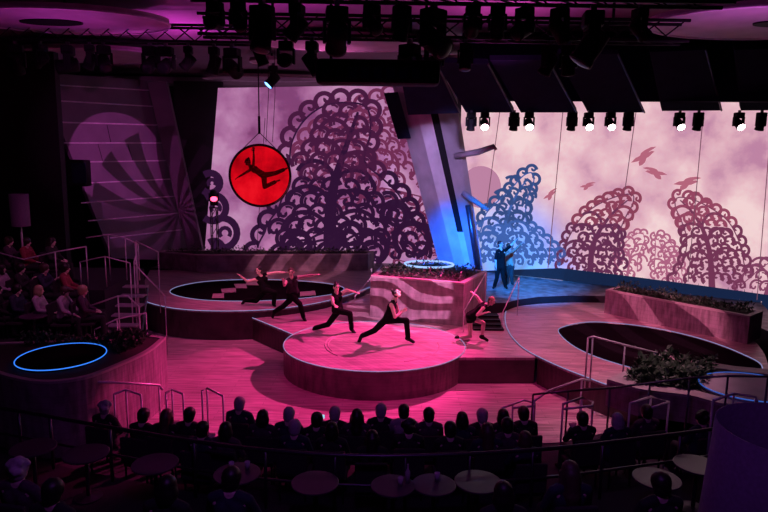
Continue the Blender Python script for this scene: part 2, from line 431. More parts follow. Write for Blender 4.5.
# upstage steps between the centre planter and the right platform
st = thing('stage_steps', 'short black steps beside the centre planter up to the blue floor', 'steps', at_z(488, 332, ZD - .03))
a0, b0 = at_z(470, 331, ZD - .03), at_z(504, 331, ZD - .03)
for k in range(4):
    z1 = ZD - .03 + (k + 1) * .056; y0 = a0.y + .05 + k * .3
    wpart(MB().box(((a0.x + b0.x) / 2 + .05, y0 + .15, (ZD - .03 + z1) / 2), (b0.x - a0.x - .1, .3, z1 - ZD + .03)).build('tread', MT['black']), st)
    wpart(MB().box(((a0.x + b0.x) / 2 + .05, y0 + .012, z1 + .003), (b0.x - a0.x - .1, .03, .012)).build('nosing', MT['darksteel']), st)

# ------------------------------------------------------------------ auditorium floors
rail_px = [(-12, 376), (0, 381), (37, 414), (69, 420), (156, 435), (230, 446), (300, 453), (370, 456), (440, 455), (500, 452), (568, 447), (640, 438.5), (720, 428), (780, 413)]
ZT = .5
rail_px = [(-30, 404), (0, 408), (37, 414), (69, 420), (156, 435), (230, 446), (300, 453), (370, 456), (440, 455), (500, 452), (568, 447), (640, 438.5), (720, 428), (780, 416)]
RT = trace(rail_px, ZT + .9, 4)
terr = [(p.x, p.y + .12) for p in RT]
struct(MB().prism(terr + [(10, 7.16), (-10, 7.16)], -.005, ZT).build('floor_terrace', MT['carpet']))
struct(MB().box((0, .9, .5), (32, 12.5, 1.0)).build('floor_upper_terrace', MT['carpet']))
rowB = [(p.x, p.y + .14) for p in RT if -4.6 < p.x < 3.6]
struct(MB().prism(rowB + [(3.4, 9.55), (-3.6, 9.55)], -.005, .25).build('floor_step', MT['carpet']))
# left seating tiers
struct(MB().prism([(-14.8, 14.05), (-6.95, 14.3), (-6.95, 15.05), (-14.8, 15.05)], -.005, 1.15).build('floor_left_tier_low', MT['carpet']))
struct(MB().prism([(-14.8, 15.06), (-6.95, 15.06), (-7.4, 16.2), (-14.8, 16.2)], -.005, 1.5).build('floor_left_tier_mid', MT['carpet']))
struct(MB().prism([(-14.8, 16.21), (-7.4, 16.21), (-7.6, 19.5), (-14.8, 19.5)], -.005, 2.0).build('floor_left_tier_high', MT['carpet']))

# ------------------------------------------------------------------ rails
def rails(name, label, tops, posts, zb, material, root_at, r=.022, rp=.018, group=None, cat='handrail', mid=None):
    t = thing(name, label, cat, root_at, 0, group)
    wpart(MB().tube(tops, r, 8).build('rail', material, smooth=True), t)
    if mid: wpart(MB().tube([p + V((0, 0, -mid)) for p in tops], r * .7, 6).build('lower_rail', material, smooth=True), t)
    for p in posts:
        z = zb(p) if callable(zb) else zb
        wpart(MB().tube([V((p.x, p.y, z)), V((p.x, p.y, p.z))], rp, 6).build('post', material, smooth=True), t)
    return t
rails('balustrade_rail', 'long curved dark rail in front of the tables across the auditorium', RT, RT[2::4], ZT, MT['darksteel'], (RT[20].x, RT[20].y, ZT), .032, .025, cat='railing', mid=.45)
def hr(label, px, Y, zb, posts, name='stair_handrail', material=None, cat='handrail', r=.022):
    Ys = Y if isinstance(Y, (list, tuple)) else [Y] * len(px)
    pts = [at_y(a, b, y) for (a, b), y in zip(px, Ys)]
    return rails(name, label, pts, [pts[i] for i in posts], zb, material or MT['steel'], (pts[0].x, pts[0].y, zb if not callable(zb) else 0), r, r * .85, cat=cat)
hr('long handrail of pale steel in front of the curved left planter', [(80, 383), (88, 381.5), (125, 383), (159, 385), (163, 390)], [11.2, 11.2, 11.5, 12.2, 12.2], 0, [0, 1, 3], r=.026)
hr('bent loop handrail left of the long planter handrail end', [(114, 394.5), (126, 389.5), (141, 395)], [11.3, 11.6, 11.3], 0, [0, 1, 2])
hr('small loop handrail at the left edge of the pink floor', [(166, 393), (172, 389.5), (183, 394)], [11.3, 11.6, 11.3], 0, [0, 1, 2])
hr('loop handrail standing alone before the pink floor near left', [(202, 391), (207, 388), (223, 396)], [11.1, 11.4, 11.0], 0, [0, 1, 2])
hr('loop handrail in front of pink floor at right of the seated row', [(502, 408), (513, 404), (524, 400), (535, 403), (533, 406), (512, 408)], [11, 11.2, 11.4, 11.2, 11, 11], 0, [0, 1, 3])
hr('steep pale stair handrail at the right end of the pit', [(534, 401), (548, 391), (582, 379), (590, 381)], [11.0, 11.4, 12.2, 12.2], 0, [0, 2])
hr('loop handrail on the right stairs below the steep handrail', [(563, 404), (582, 397.5), (593, 402), (592, 406), (564, 409)], [10.8, 11.2, 11.0, 10.7, 10.6], 0, [0, 1, 2])
hr('loop handrail behind the seated people under the front right planter', [(630, 403.5), (651, 396.5), (669, 402), (652, 407.5)], [10.6, 11.0, 10.7, 10.5], 0, [0, 1, 2])
hr('rightmost loop handrail in front of the ringed planter', [(713, 400.5), (734, 393.5), (756, 397), (757, 401)], [10.1, 10.25, 10.15, 10.05], 0, [0, 1, 2])
hr('thin curved upper rail crossing in front of the front right planter', [(533, 394.5), (568, 391), (610, 388), (650, 383), (690, 378), (728, 376), (768, 376.5), (790, 378)], [11, 11, 11, 10.98, 10.6, 10.3, 10.15, 10.05], 0, [0, 1, 2, 3, 4, 5, 6], name='curved_rail', material=MT['darksteel'], cat='railing')
zr = lambda p: ZR
hr('pale angled handrail at the edge of the right pool', [(588, 338), (593, 336.5), (625, 345), (657, 353)], [12.95, 12.98, 12.85, 12.8], ZR, [0, 1, 2])
hr('pale handrail on left side of the stage steps by planter', [(464, 311), (486, 273)], [17.3, 19.0], ZD - .03, [0, 1], r=.016)
hr('pale handrail on right side of the black stage steps', [(502, 314), (519, 277)], [17.6, 19.2], ZD - .03, [0, 1], r=.016)
hr('slanted handrail left of the centre planter', [(355, 296), (383, 264)], [20.2, 21.0], ZL, [0, 1], r=.018)
# left stair up to the seats
LS = thing('audience_stairs', 'metal stair with open treads up to the left seats', 'stairs', at_z(125, 318, .012))
s0, s1 = floor_pt(106, 16.4, 1.0), floor_pt(139, 16.4, 1.0)
for k in range(5):
    z = 1.0 + k * .2; y = 16.4 + k * .32
    w = MB().box(((s0.x + s1.x) / 2 - .05 * k, y, z), (s1.x - s0.x, .3, .04)).build('tread', MT['colgray']); wpart(w, LS)
for x in (s0.x, s1.x):
    wpart(MB().tube([V((x, 16.3, .05)), V((x - .2, 17.7, 1.75))], .04, 6).build('stringer', MT['darksteel']), LS)
def zfloor_left(p): return .02 if p.x > -6.9 else (1.15 if p.y < 15.05 else 1.5 if p.y < 16.2 else 2.0)
hr('tall handrail at the top of the left audience stair', [(86, 238), (108, 234.5), (125, 238), (138, 244)], [17.4, 17.6, 17.6, 17.6], zfloor_left, [1, 2, 3], r=.018)
hr('sloping handrail down the right side of the left stair', [(135, 242), (137, 250), (134, 262), (140, 270), (165, 296)], [17.5, 17.3, 17.1, 17, 16.8], .05, [0, 2, 4], r=.018)
hr('upper short handrail behind the left audience', [(136, 241), (158, 252)], [18.2, 18.2], .9, [0, 1], r=.018)
hr('long sloping handrail above the upper left audience', [(-4, 252), (24, 259.5), (55, 252), (86, 246.5)], [16.0, 16.1, 16.3, 16.4], zfloor_left, [0, 2, 3], r=.018, cat='railing')
hr('middle handrail of the left stair with small panel', [(80, 262), (105, 256.5), (130, 263)], [16.6, 16.6, 16.6], zfloor_left, [0, 1, 2], r=.018)
hr('lower pale handrail beside the left seats above the shrubs', [(90, 306), (118, 296), (128, 296), (139, 307)], [14.9, 15, 15, 14.9], .05, [0, 1, 3], r=.018)
hr('lowest pale handrail just behind the front left shrubs', [(94, 330), (117, 319), (146, 313)], [14.6, 14.8, 14.9], .05, [0, 1, 2], r=.018)
# ------------------------------------------------------------------ screens
class Img:                                                # a flat picture on a screen, traced as strokes
    def __init__(s, p0, n, off): s.b = MB(); s.p0 = p0 - n * 0; s.n = n; s.off = off
    def P(s, q): return at_plane(q[0], q[1], s.p0 + s.n * s.off, s.n)
    def ribbon(s, pts, w, mi=0):
        N = len(pts); ws = w if isinstance(w, (list, tuple)) else [w] * N
        L, Rr = [], []
        for i in range(N):
            a, b = pts[max(i - 1, 0)], pts[min(i + 1, N - 1)]
            tx, ty = b[0] - a[0], b[1] - a[1]; l = hypot(tx, ty) or 1
            nx, ny = -ty / l * ws[i] / 2, tx / l * ws[i] / 2
            L.append(s.b.bm.verts.new(s.P((pts[i][0] + nx, pts[i][1] + ny)))); Rr.append(s.b.bm.verts.new(s.P((pts[i][0] - nx, pts[i][1] - ny))))
        for i in range(N - 1):
            f = s.b.bm.faces.new((L[i], L[i + 1], Rr[i + 1], Rr[i])); f.material_index = mi
    def arc(s, c, r, a0, a1, w, mi=0, n=12, r1=None):
        r1 = r if r1 is None else r1
        s.ribbon([(c[0] + (r + (r1 - r) * k / n) * cos(a0 + (a1 - a0) * k / n), c[1] + (r + (r1 - r) * k / n) * sin(a0 + (a1 - a0) * k / n)) for k in range(n + 1)], w, mi)
    def blob(s, pts, mi=0): s.b.face([s.P(q) for q in pts], mi)
def inside(q, poly):
    c = False; N = len(poly)
    for i in range(N):
        (x1, y1), (x2, y2) = poly[i], poly[(i + 1) % N]
        if (y1 > q[1]) != (y2 > q[1]) and q[0] < (x2 - x1) * (q[1] - y1) / (y2 - y1) + x1: c = not c
    return c
def scroll_tree(im, poly, spine, s, w, seed, tw, mi=lambda y: 0, edge=True, ycut=999, fill=0):
    rr = random.Random(seed); sp = catmull([(a, b, 0) for a, b in spine], 8)
    def outward(q):
        best = min(sp, key=lambda p: (p.x - q[0]) ** 2 + (p.y - q[1]) ** 2)
        up = atan2(spine[-1][1] - spine[0][1], spine[-1][0] - spine[0][0])
        d = atan2(q[1] - best.y, q[0] - best.x)
        vx, vy = cos(d) + cos(up) * 1.1, sin(d) + sin(up) * 1.1
        return atan2(vy, vx)
    pts = []
    if edge:
        cl = catmull([(a, b, 0) for a, b in poly], 10, True)
        last = None
        for p in cl:
            if p.y > ycut: last = None; continue
            if last is None or hypot(p.x - last[0], p.y - last[1]) > s * .95:
                pts.append((p.x, p.y, 1, atan2(p.y - (last or (p.x, p.y + 1))[1], p.x - (last or (p.x, p.y + 1))[0]) - pi / 2)); last = (p.x, p.y)
        run = []
        cx_, cy_ = sum(p[0] for p in poly) / len(poly), sum(p[1] for p in poly) / len(poly)
        for p in list(cl) + [cl[0]]:
            if p.y > ycut:
                if len(run) > 2: im.ribbon(run, w * .45, mi(run[0][1]))
                run = []
            else: run.append((p.x + (cx_ - p.x) * .05, p.y + (cy_ - p.y) * .05))
        if len(run) > 2: im.ribbon(run, w * .45, mi(run[0][1]))
    ys = [p[1] for p in poly]; xs = [p[0] for p in poly]
    y = min(ys); row = 0
    while y < max(ys):
        x = min(xs) + (row % 2) * s * .5
        while x < max(xs):
            q = (x + rr.uniform(-.15, .15) * s, y + rr.uniform(-.12, .12) * s)
            if inside(q, poly) and q[1] < ycut + 30 and all(hypot(q[0] - e[0], q[1] - e[1]) > .7 * s for e in pts if e[2]): pts.append((*q, 0, 0))
            x += s
        y += s * .80; row += 1
    ar = sum(poly[i][0] * poly[(i + 1) % len(poly)][1] - poly[(i + 1) % len(poly)][0] * poly[i][1] for i in range(len(poly)))
    for x, y, ed, bn in pts:
        o = (bn if ar > 0 else bn + pi) if ed else outward((x, y)); r = s * (.56 if ed else .58); k = mi(y)
        if fill and rr.random() < fill: im.blob([(x + r * 1.05 * cos(q), y + r * 1.05 * sin(q)) for q in [2 * pi * j / 14 for j in range(14)]], k + 2)
        a_ = 1.8 if ed else 1.5
        im.arc((x, y), r, o - a_, o + a_, w * (1.15 if ed else 1.0), k, 12)
        sd = rr.choice((-1, 1)); hx, hy = x + r * .45 * cos(o + sd * 1.2), y + r * .45 * sin(o + sd * 1.2)
        im.arc((hx, hy), r * .40, o + sd * 1.2 + pi * .15, o + sd * 1.2 + pi * .15 + sd * 4.0, w * .8, k, 10, r * .2)
        if not ed: im.arc((x, y), r * .62, o - .2 * sd, o - 1.5 * sd, w * .6, k, 7)
    N = len(sp); im.ribbon([(p.x, p.y) for p in sp], [tw * (1 - .85 * i / (N - 1)) for i in range(N)], mi(spine[0][1]))
    for i in range(6, N - 3, 5):                          # side boughs that curl off the trunk
        for sd in (-1, 1):
            p = sp[i]; a = atan2(sp[i + 1].y - p.y, sp[i + 1].x - p.x); L = s * (2.0 - 1.1 * i / N)
            c = (p.x + cos(a + sd * pi / 2) * L, p.y + sin(a + sd * pi / 2) * L)
            im.arc(c, L, a - sd * pi / 2, a + sd * 1.2, w * 1.1, mi(p.y), 14, L * .7)

def emat(name, c): return glow(name, c, 1.0)
LY = 27.5
nL = V((0, -1, 0)); pL = V((0, LY, 0))
lsc = [at_y(218, 88, LY), at_y(447, 84, LY), at_y(447, 272, LY), at_y(203, 272, LY)]
LS_ = thing('projection_screen', 'left mauve screen showing a large dark scrollwork tree', 'screen', (lsc[3].x, LY, ZU))
def slab(corners, n, th):
    b = MB(); a = [b.bm.verts.new(p) for p in corners]; c = [b.bm.verts.new(p - n * th) for p in corners]
    b.bm.faces.new(a); b.bm.faces.new(c[::-1])
    for k in range(len(a)): b.bm.faces.new((a[k], c[k], c[(k + 1) % len(a)], a[(k + 1) % len(a)]))
    return b
wpart(slab(lsc, nL, .12).build('panel', screen_mat('left_screen_image', [(.20, .050, .16), (.33, .11, .27), (.42, .17, .35), (.52, .26, .45)], .45, 1.0)), LS_)
im = Img(pL, nL, .012)
scroll_tree(im, [(300, 150), (330, 120), (395, 92), (428, 100), (436, 165), (440, 200), (380, 190), (330, 200)], [(352, 200), (365, 150), (385, 110)], 14, 3.0, 3, 5)
scroll_tree(im, [(395, 250), (392, 225), (420, 212), (444, 205), (446, 262), (400, 262)], [(425, 262), (428, 235), (432, 215)], 11, 2.2, 5, 4)
wpart(im.b.build('rosy_tree_image', emat('rosy_scroll', (.16, .026, .085)), recalc=False), LS_)
im = Img(pL, nL, .024)
poly = [(268, 262), (262, 232), (276, 208), (286, 172), (289, 142), (302, 118), (322, 103), (345, 99), (368, 104), (372, 130), (366, 160), (384, 178), (402, 196), (415, 222), (428, 262)]
scroll_tree(im, poly, [(332, 262), (330, 225), (334, 185), (345, 150), (358, 112)], 16, 4.0, 9, 16, mi=lambda y: 1 if y < 180 else 0, ycut=252)
for cx, cy, r in [(395, 215, 13), (412, 240, 17), (372, 248, 15), (296, 245, 14), (350, 235, 12)]:   # the big dark curls low in the tree
    im.arc((cx, cy), r, 2.2, 7.6, 6, 0, 18); im.arc((cx, cy), r * .8, 7.6, 12.5, 4, 0, 18, r * .25)
for cx, cy, r in [(210, 183, 10), (213, 208, 13), (222, 233, 15), (214, 250, 9)]:
    im.arc((cx, cy), r, -2.2, 2.3, 7, 0, 16); im.arc((cx + r * .2, cy), r * .35, 2.3, 7, 4, 0, 10)
for k in range(14):
    x = 300 + k * 6.3; im.arc((x, 268), 20 + (k % 3) * 8, pi * 1.05, pi * 1.5, 2.5, 0, 10)
wpart(im.b.build('dark_tree_image', [emat('dark_scroll', (.028, .006, .034)), emat('plum_scroll', (.062, .010, .048)), emat('haze_dark', (.085, .024, .09)), emat('haze_plum', (.14, .036, .105))], recalc=False), LS_)
wpart(MB().tube([at_y(265, 118, LY - .05), at_y(256, 262, LY - .05)], .012, 4).build('seam', MT['rope']), LS_)

# right screen, turned towards the audience
r0, r1 = at_z(456, 268.7, ZU), at_z(812, 308, ZU)
dR = V((r1.x - r0.x, r1.y - r0.y, 0)).normalized(); nR = V((dR.y, -dR.x, 0)); nR = nR if nR.y < 0 else -nR
zt = 7.9
rq = [V((r0.x, r0.y, zt)), V((r1.x, r1.y, zt)), V((r1.x, r1.y, ZU)), V((r0.x, r0.y, ZU))]
RS = thing('projection_screen', 'long right screen of tall pale pink panels with birds and lace trees', 'screen', (r0.x, r0.y, ZU))
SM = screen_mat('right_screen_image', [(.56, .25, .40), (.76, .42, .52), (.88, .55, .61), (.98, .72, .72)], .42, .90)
nt = SM.node_tree; q = at_plane(512, 262, r0, nR)                  # blue stage-light spill painted into the screen's emission around the blue lace tree
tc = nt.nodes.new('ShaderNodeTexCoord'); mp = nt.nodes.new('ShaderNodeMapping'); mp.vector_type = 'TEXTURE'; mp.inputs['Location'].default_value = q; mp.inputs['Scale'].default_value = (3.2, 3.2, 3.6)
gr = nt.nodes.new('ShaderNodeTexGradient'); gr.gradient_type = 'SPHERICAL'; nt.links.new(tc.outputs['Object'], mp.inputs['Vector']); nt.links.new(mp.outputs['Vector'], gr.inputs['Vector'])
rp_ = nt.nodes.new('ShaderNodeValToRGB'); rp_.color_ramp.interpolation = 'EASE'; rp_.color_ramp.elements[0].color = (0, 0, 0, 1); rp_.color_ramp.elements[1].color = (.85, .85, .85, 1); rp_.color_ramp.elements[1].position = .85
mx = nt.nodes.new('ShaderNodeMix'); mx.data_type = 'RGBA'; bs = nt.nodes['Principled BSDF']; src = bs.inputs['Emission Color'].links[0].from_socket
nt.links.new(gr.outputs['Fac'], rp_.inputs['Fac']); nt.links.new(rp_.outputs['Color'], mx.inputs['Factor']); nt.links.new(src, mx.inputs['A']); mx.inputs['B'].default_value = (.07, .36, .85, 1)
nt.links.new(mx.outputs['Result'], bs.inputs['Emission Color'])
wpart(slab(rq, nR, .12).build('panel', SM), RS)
for (x0, y0, x1, y1) in [(500, 110, 487, 205), (563, 110, 548, 268), (636, 112, 625, 190), (703.5, 112, 688, 282), (769, 150, 757, 300)]:
    a, b = at_plane(x0, y0, r0 + nR * .03, nR), at_plane(x1, y1, r0 + nR * .03, nR)
    wpart(MB().tube([a, b], .016, 4).build('seam', emat('seam_dark', (.16, .06, .10))), RS)
def rimg(name, c, fn, off):
    q = Img(r0, nR, off); fn(q); return wpart(q.b.build(name, [emat(name + '_' + str(i), k) for i, k in enumerate(c)], recalc=False), RS)
rimg('moon_image', [(.50, .22, .36)], lambda q: q.blob([(481 + 20 * cos(a), 187 + 21 * sin(a)) for a in [2 * pi * k / 40 for k in range(40)]]), .01)
rimg('small_tree_image', [(.42, .12, .22)], lambda q: (
    scroll_tree(q, [(618, 274), (622, 248), (632, 236), (642, 232), (645, 240), (638, 258), (636, 278)], [(627, 278), (631, 255), (640, 238)], 6.6, 1.8, 21, 3, ycut=272),
    scroll_tree(q, [(656, 280), (655, 245), (655, 234), (664, 236), (676, 250), (682, 268), (680, 284)], [(668, 284), (665, 260), (659, 240)], 6.6, 1.8, 22, 3, ycut=276)), .015)
rimg('lace_tree_image', [(.13, .028, .085), (.26, .05, .10)], lambda q: scroll_tree(q, [(566, 275), (564, 248), (570, 232), (582, 215), (600, 202), (620, 194), (634, 193), (634, 203), (626, 218), (620, 234), (618, 252), (622, 278)],
    [(590, 276), (592, 250), (600, 230), (614, 212), (628, 200)], 9.4, 2.6, 23, 7, mi=lambda y: 1 if y < 228 else 0, ycut=268), .02)
rimg('lace_tree_image', [(.17, .035, .09), (.30, .06, .12)], lambda q: scroll_tree(q, [(676, 284), (683, 262), (686, 240), (681, 222), (674, 205), (676, 196), (690, 197), (708, 205), (727, 218), (738, 235), (745, 258), (742, 288)],
    [(712, 288), (710, 255), (703, 230), (692, 212), (680, 200)], 9.4, 2.6, 24, 7, mi=lambda y: 1 if y < 228 else 0, ycut=280), .02)
rimg('corner_tree_image', [(.22, .05, .12)], lambda q: scroll_tree(q, [(740, 292), (752, 275), (770, 262), (790, 260), (790, 298)], [(765, 298), (770, 280), (775, 268)], 11, 2.2, 25, 5, ycut=286), .02)
rimg('blue_tree_image', [(.035, .07, .22), (.05, .12, .42)], lambda q: scroll_tree(q, [(480, 262), (482, 220), (492, 205), (508, 190), (523, 174), (533, 171), (534, 182), (527, 200), (527, 222), (540, 234), (556, 250), (562, 266)],
    [(503, 266), (503, 240), (506, 220), (516, 196), (528, 178)], 9.4, 2.7, 26, 6, mi=lambda y: 0 if y < 225 else 1, ycut=258), .02)
def grass(q):
    rr = random.Random(2)
    base = [(478, 262), (560, 268), (620, 276), (690, 287), (776, 298)]
    x = 478.0
    while x < 775:
        f = 258 + (x - 478) * .12 + 3; h = rr.uniform(4, 12)
        if x > 560: q.blob([(x, f + 14), (x + 5, f + 14), (x + 3 + rr.uniform(-2, 2), f + 3 - h * .6)])
        x += 2.2
    q.blob([(476, 271), (776, 303), (776, 296), (690, 284), (620, 275), (560, 268)])
rimg('grass_image', [(.008, .018, .06)], grass, .028)
def bird(q, x, y, s, rot=0, fl=1):
    def T(a, b): return (x + (a * cos(rot) - b * sin(rot)) * s * fl, y + (a * sin(rot) + b * cos(rot)) * s)
    q.blob([T(-12, 3), T(-7, -.5), T(-1, -2), T(5, -3), T(9, -4), T(11.5, -3), T(9, -1.5), T(5, 1), T(-1, 2.5), T(-6, 3)])
    q.blob([T(-3, -1), T(-1, -4), T(3, -6), T(9, -7.5), T(14, -7), T(11, -5.5), T(7, -4), T(4, -1.5)]); q.blob([T(-2, 1), T(-5, 4), T(-5, 7.5), T(-2, 7), T(1, 5), T(3, 1.5)])
for (x, y, s, rt, fl) in [(643, 157, 1.35, -.2, 1), (656, 173, 1.15, .1, -1), (587, 186, .75, .1, 1), (686, 183, 1.3, .15, 1), (550, 195, .8, -.3, 1)]:
    rimg('bird_image', [(.46, .13, .20)], lambda q: bird(q, x, y, s * .8, rt, fl), .02)

# ------------------------------------------------------------------ slanted column between the screens
def prism_px(lo, hi, name, label, cat, mats, back=1.0):
    t = thing(name, label, cat, (lo[1].x, lo[1].y, ZU)); n = len(lo)
    for i in range(n - 1):
        b = MB(); q = [lo[i], lo[i + 1], hi[i + 1], hi[i]]; e = (q[1] - q[0]).cross(q[3] - q[0]).normalized(); e = e if e.y < 0 else -e
        wpart(slab(q, e, .25).build(mats[i][0], MT[mats[i][1]]), t)
    return t
zc = [(22.6), (21.4), (21.6), (21.7), (22.4)]
lo_px = [(446, 280), (481, 282), (484, 281), (491, 281), (502, 279)]
lo = [at_y(444, 283, 23.2), at_y(459, 283, 22.4), at_y(469, 284, 22.2), at_y(474, 284, 22.2), at_y(485, 283, 22.6)]
hi = [at_y(392, 84, 23.2), at_y(410, 84, 22.4), at_y(424, 84, 22.2), at_y(432, 84, 22.2), at_y(455, 84, 22.6)]
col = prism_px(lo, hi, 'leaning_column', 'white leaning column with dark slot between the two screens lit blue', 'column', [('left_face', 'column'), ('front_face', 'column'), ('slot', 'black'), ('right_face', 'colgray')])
wpart(slab([lo[2].lerp(hi[2], .27) + V((-.01, -.06, 0)), lo[3].lerp(hi[3], .27) + V((.01, -.06, 0)), lo[3] + V((.01, -.06, 0)), lo[2] + V((-.01, -.06, 0))], nL, .06).build('foot_panel', MT['column']), col)
wpart(MB().tube([at_y(455, 156, 22.2), at_y(478, 152, 21.8), at_y(494, 146.5, 21.5), at_y(496, 150, 21.5)], [.10, .11, .09, .06], 8).build('arm', MT['colgray'], smooth=True), col)
wpart(MB().tube([at_y(463, 193, 22.2), at_y(476, 202, 21.9), at_y(488, 210, 21.7)], [.10, .10, .07], 8).build('arm', MT['colgray'], smooth=True), col)
tag(MB().tube([at_y(468, 205, 21.9), at_y(478, 270, 21.9)], .10, 8).build('strut_pole', MT['darksteel'], smooth=True), 'dark leaning pole at the right foot of the leaning column', 'pole')
# dark speaker on the column's top left
tag(slab([at_y(384, 93, 22.6), at_y(398, 92, 22.6), at_y(411, 138, 22.6), at_y(398, 139, 22.6)], nL, .4).build('column_speaker', MT['baffle']), 'narrow dark panel hanging at top left of the leaning column', 'speaker')

# ------------------------------------------------------------------ left slanted panelled wall
wl = [at_y(38, 72, 23.6), at_y(166, 82, 28.3), at_y(206, 262, 28.3), at_y(114, 262, 23)]
wl[3] = None
e = (wl[1] - wl[0]).cross(wl[2] - wl[0]).normalized(); e = e if e.y < 0 else -e
wl[3] = at_plane(112, 258, wl[0], e)
pw = thing('panelled_wall', 'leaning panelled wall with pale horizontal strips left of the stage', 'wall panel', (wl[3].x, wl[3].y, 0))
wpart(slab(wl, e, .2).build('panel', MT['panelwall']), pw)
for (a, b, c, d) in [(46, 100, 163, 107), (52, 122, 157, 125), (58, 143, 173, 143), (87, 162, 168, 160.5), (90, 183, 182, 178.5), (81, 203, 178, 196), (88, 221, 193, 212), (110, 238, 197, 228), (41, 84, 160, 91)]:
    wpart(MB().tube([at_plane(a, b, wl[0] + e * .02, e), at_plane(c, d, wl[0] + e * .02, e)], .026, 4).build('strip', MT['linewall']), pw)
for (a, b, c, d) in [(98, 144, 103, 162), (107, 125, 111, 143), (128, 145, 133, 161)]:
    wpart(MB().tube([at_plane(a, b, wl[0] + e * .012, e), at_plane(c, d, wl[0] + e * .012, e)], .01, 4).build('joint', MT['black']), pw)
# its bright right edge return
ed = [at_y(147, 82, 27.0), at_y(166, 82, 27.1), at_y(205, 262, 27.1), at_y(190, 262, 27.0)]
wpart(slab(ed, nL, .25).build('edge_post', MT['panelwall']), pw)
struct(MB().prism([(at_y(160, 100, 26.8).x, 28.6), (at_y(222, 100, 28.6).x, 28.6), (at_y(222, 100, 28.6).x, 28.9), (at_y(160, 100, 26.8).x, 28.9)], 0, 8.8).build('wall_stage_left', MT['blackwall']))
struct(MB().prism([(-14.8, 20.6), (-10.6, 20.6), (-10.6, 20.9), (-14.8, 20.9)], 0, 9.1).build('wall_side_stage', MT['blackwall']))
t = thing('wall_speaker', 'boxy black loudspeaker mounted on the leaning panelled wall', 'speaker', at_y(79, 185, 22.6))
wpart(MB().box(tuple(at_y(79, 173, 22.6)), (.66, .5, .94), bev=.05).build('cabinet', MT['black']), t)
wpart(MB().box(tuple(at_y(79, 173, 22.33)), (.5, .03, .7)).build('grille', MT['baffle']), t)
wpart(MB().box(tuple(at_y(79, 173, 23.3)), (.1, 1.2, .1)).build('bracket', MT['black']), t)
# floor lamp, left
def floor_lamp(label, px, ytop, ybot, Y, rad, zb, flare=1.0):
    a, b = at_y(px, ytop, Y), at_y(px, ybot, Y)
    t = thing('floor_lamp', label, 'lamp', (a.x, Y, zb))
    h = a.z - b.z
    o = MB().lathe([(rad * flare, b.z - zb), (rad, a.z - zb), (rad - .012, a.z - zb), (rad * flare - .012, b.z - zb)], 40, cap=False); 
    bmesh.ops.bridge_loops(o.bm, edges=[]) if False else None
    o.build('lamp_shade', MT['shade'], t, smooth=True)
    MB().tube([V((0, 0, .03)), V((0, 0, b.z - zb + h * .6))], .025, 8).build('stem', MT['steel'], t, smooth=True)
    MB().lathe([(.24, 0), (.24, .02), (.05, .05)], 24).build('base', MT['darksteel'], t)
    m_ = MB()
    for k in range(3): m_.tube([V((0, 0, b.z - zb + h * .6)), V((cos(k * 2.1) * rad * .98, sin(k * 2.1) * rad * .98, b.z - zb + h * .62))], .008, 5)
    m_.build('spider', MT['steel'], t)
    return t
floor_lamp('tall floor lamp with purple drum shade at the left seats', 18.5, 194, 226, 16.7, .235, 2.0)
floor_lamp('large drum shade lamp in the near right corner', 796, 430, 560, 4.6, .56, 1.0, 1.12)
# ------------------------------------------------------------------ people
def ortho(f, u):
    f = V(f).normalized(); u = V(u); u = (u - f * u.dot(f)).normalized(); r = f.cross(u)
    return f, u, r
def bake(b, voxel, name, material, smooth=4):
    me = b.mesh(name, material)
    o = bpy.data.objects.new('tmp', me); COL.objects.link(o)
    md = o.modifiers.new('r', 'REMESH'); md.mode = 'VOXEL'; md.voxel_size = voxel; md.use_smooth_shade = True
    if smooth: s = o.modifiers.new('s', 'SMOOTH'); s.iterations = smooth; s.factor = .4
    dg = bpy.context.evaluated_depsgraph_get(); dg.update()
    res = bpy.data.meshes.new_from_object(o.evaluated_get(dg)); res.name = name
    bpy.data.objects.remove(o)
    if not res.materials: res.materials.append(material)
    for p in res.polygons: p.use_smooth = True
    return res
def hand(b, wrist, d, lat, k=1.0, curl=.35, coarse=False):
    d = d.normalized(); lat = (lat - d * lat.dot(d)).normalized(); n = d.cross(lat)
    palm = wrist + d * .05 * k
    M = Matrix((lat * .042 * k, d * .055 * k, n * .018 * k)).transposed()
    b.ball(palm, 1.0, M)
    fr = (.0115 if not coarse else .014) * k
    for i, (o, L) in enumerate([(-.03, .062), (-.01, .075), (.011, .07), (.031, .055)]):
        p0 = wrist + d * .085 * k + lat * o * k
        d1 = (d + lat * o * 5 + n * curl * .4).normalized(); d2 = (d1 + n * curl).normalized()
        p1 = p0 + d1 * L * .55 * k; p2 = p1 + d2 * L * .5 * k
        b.cone(p0, p1, fr, fr * .95, 8, 1); b.cone(p1, p2, fr * .95, fr * .8, 8, 1)
    t0 = wrist + d * .03 * k + lat * -.036 * k; t1 = t0 + (d * .6 - lat * .9 + n * .3).normalized() * .038 * k
    b.cone(t0, t1, fr * 1.15, fr, 8, 1); b.cone(t1, t1 + (d + n * .3 - lat * .2).normalized() * .03 * k, fr, fr * .85, 8, 1)
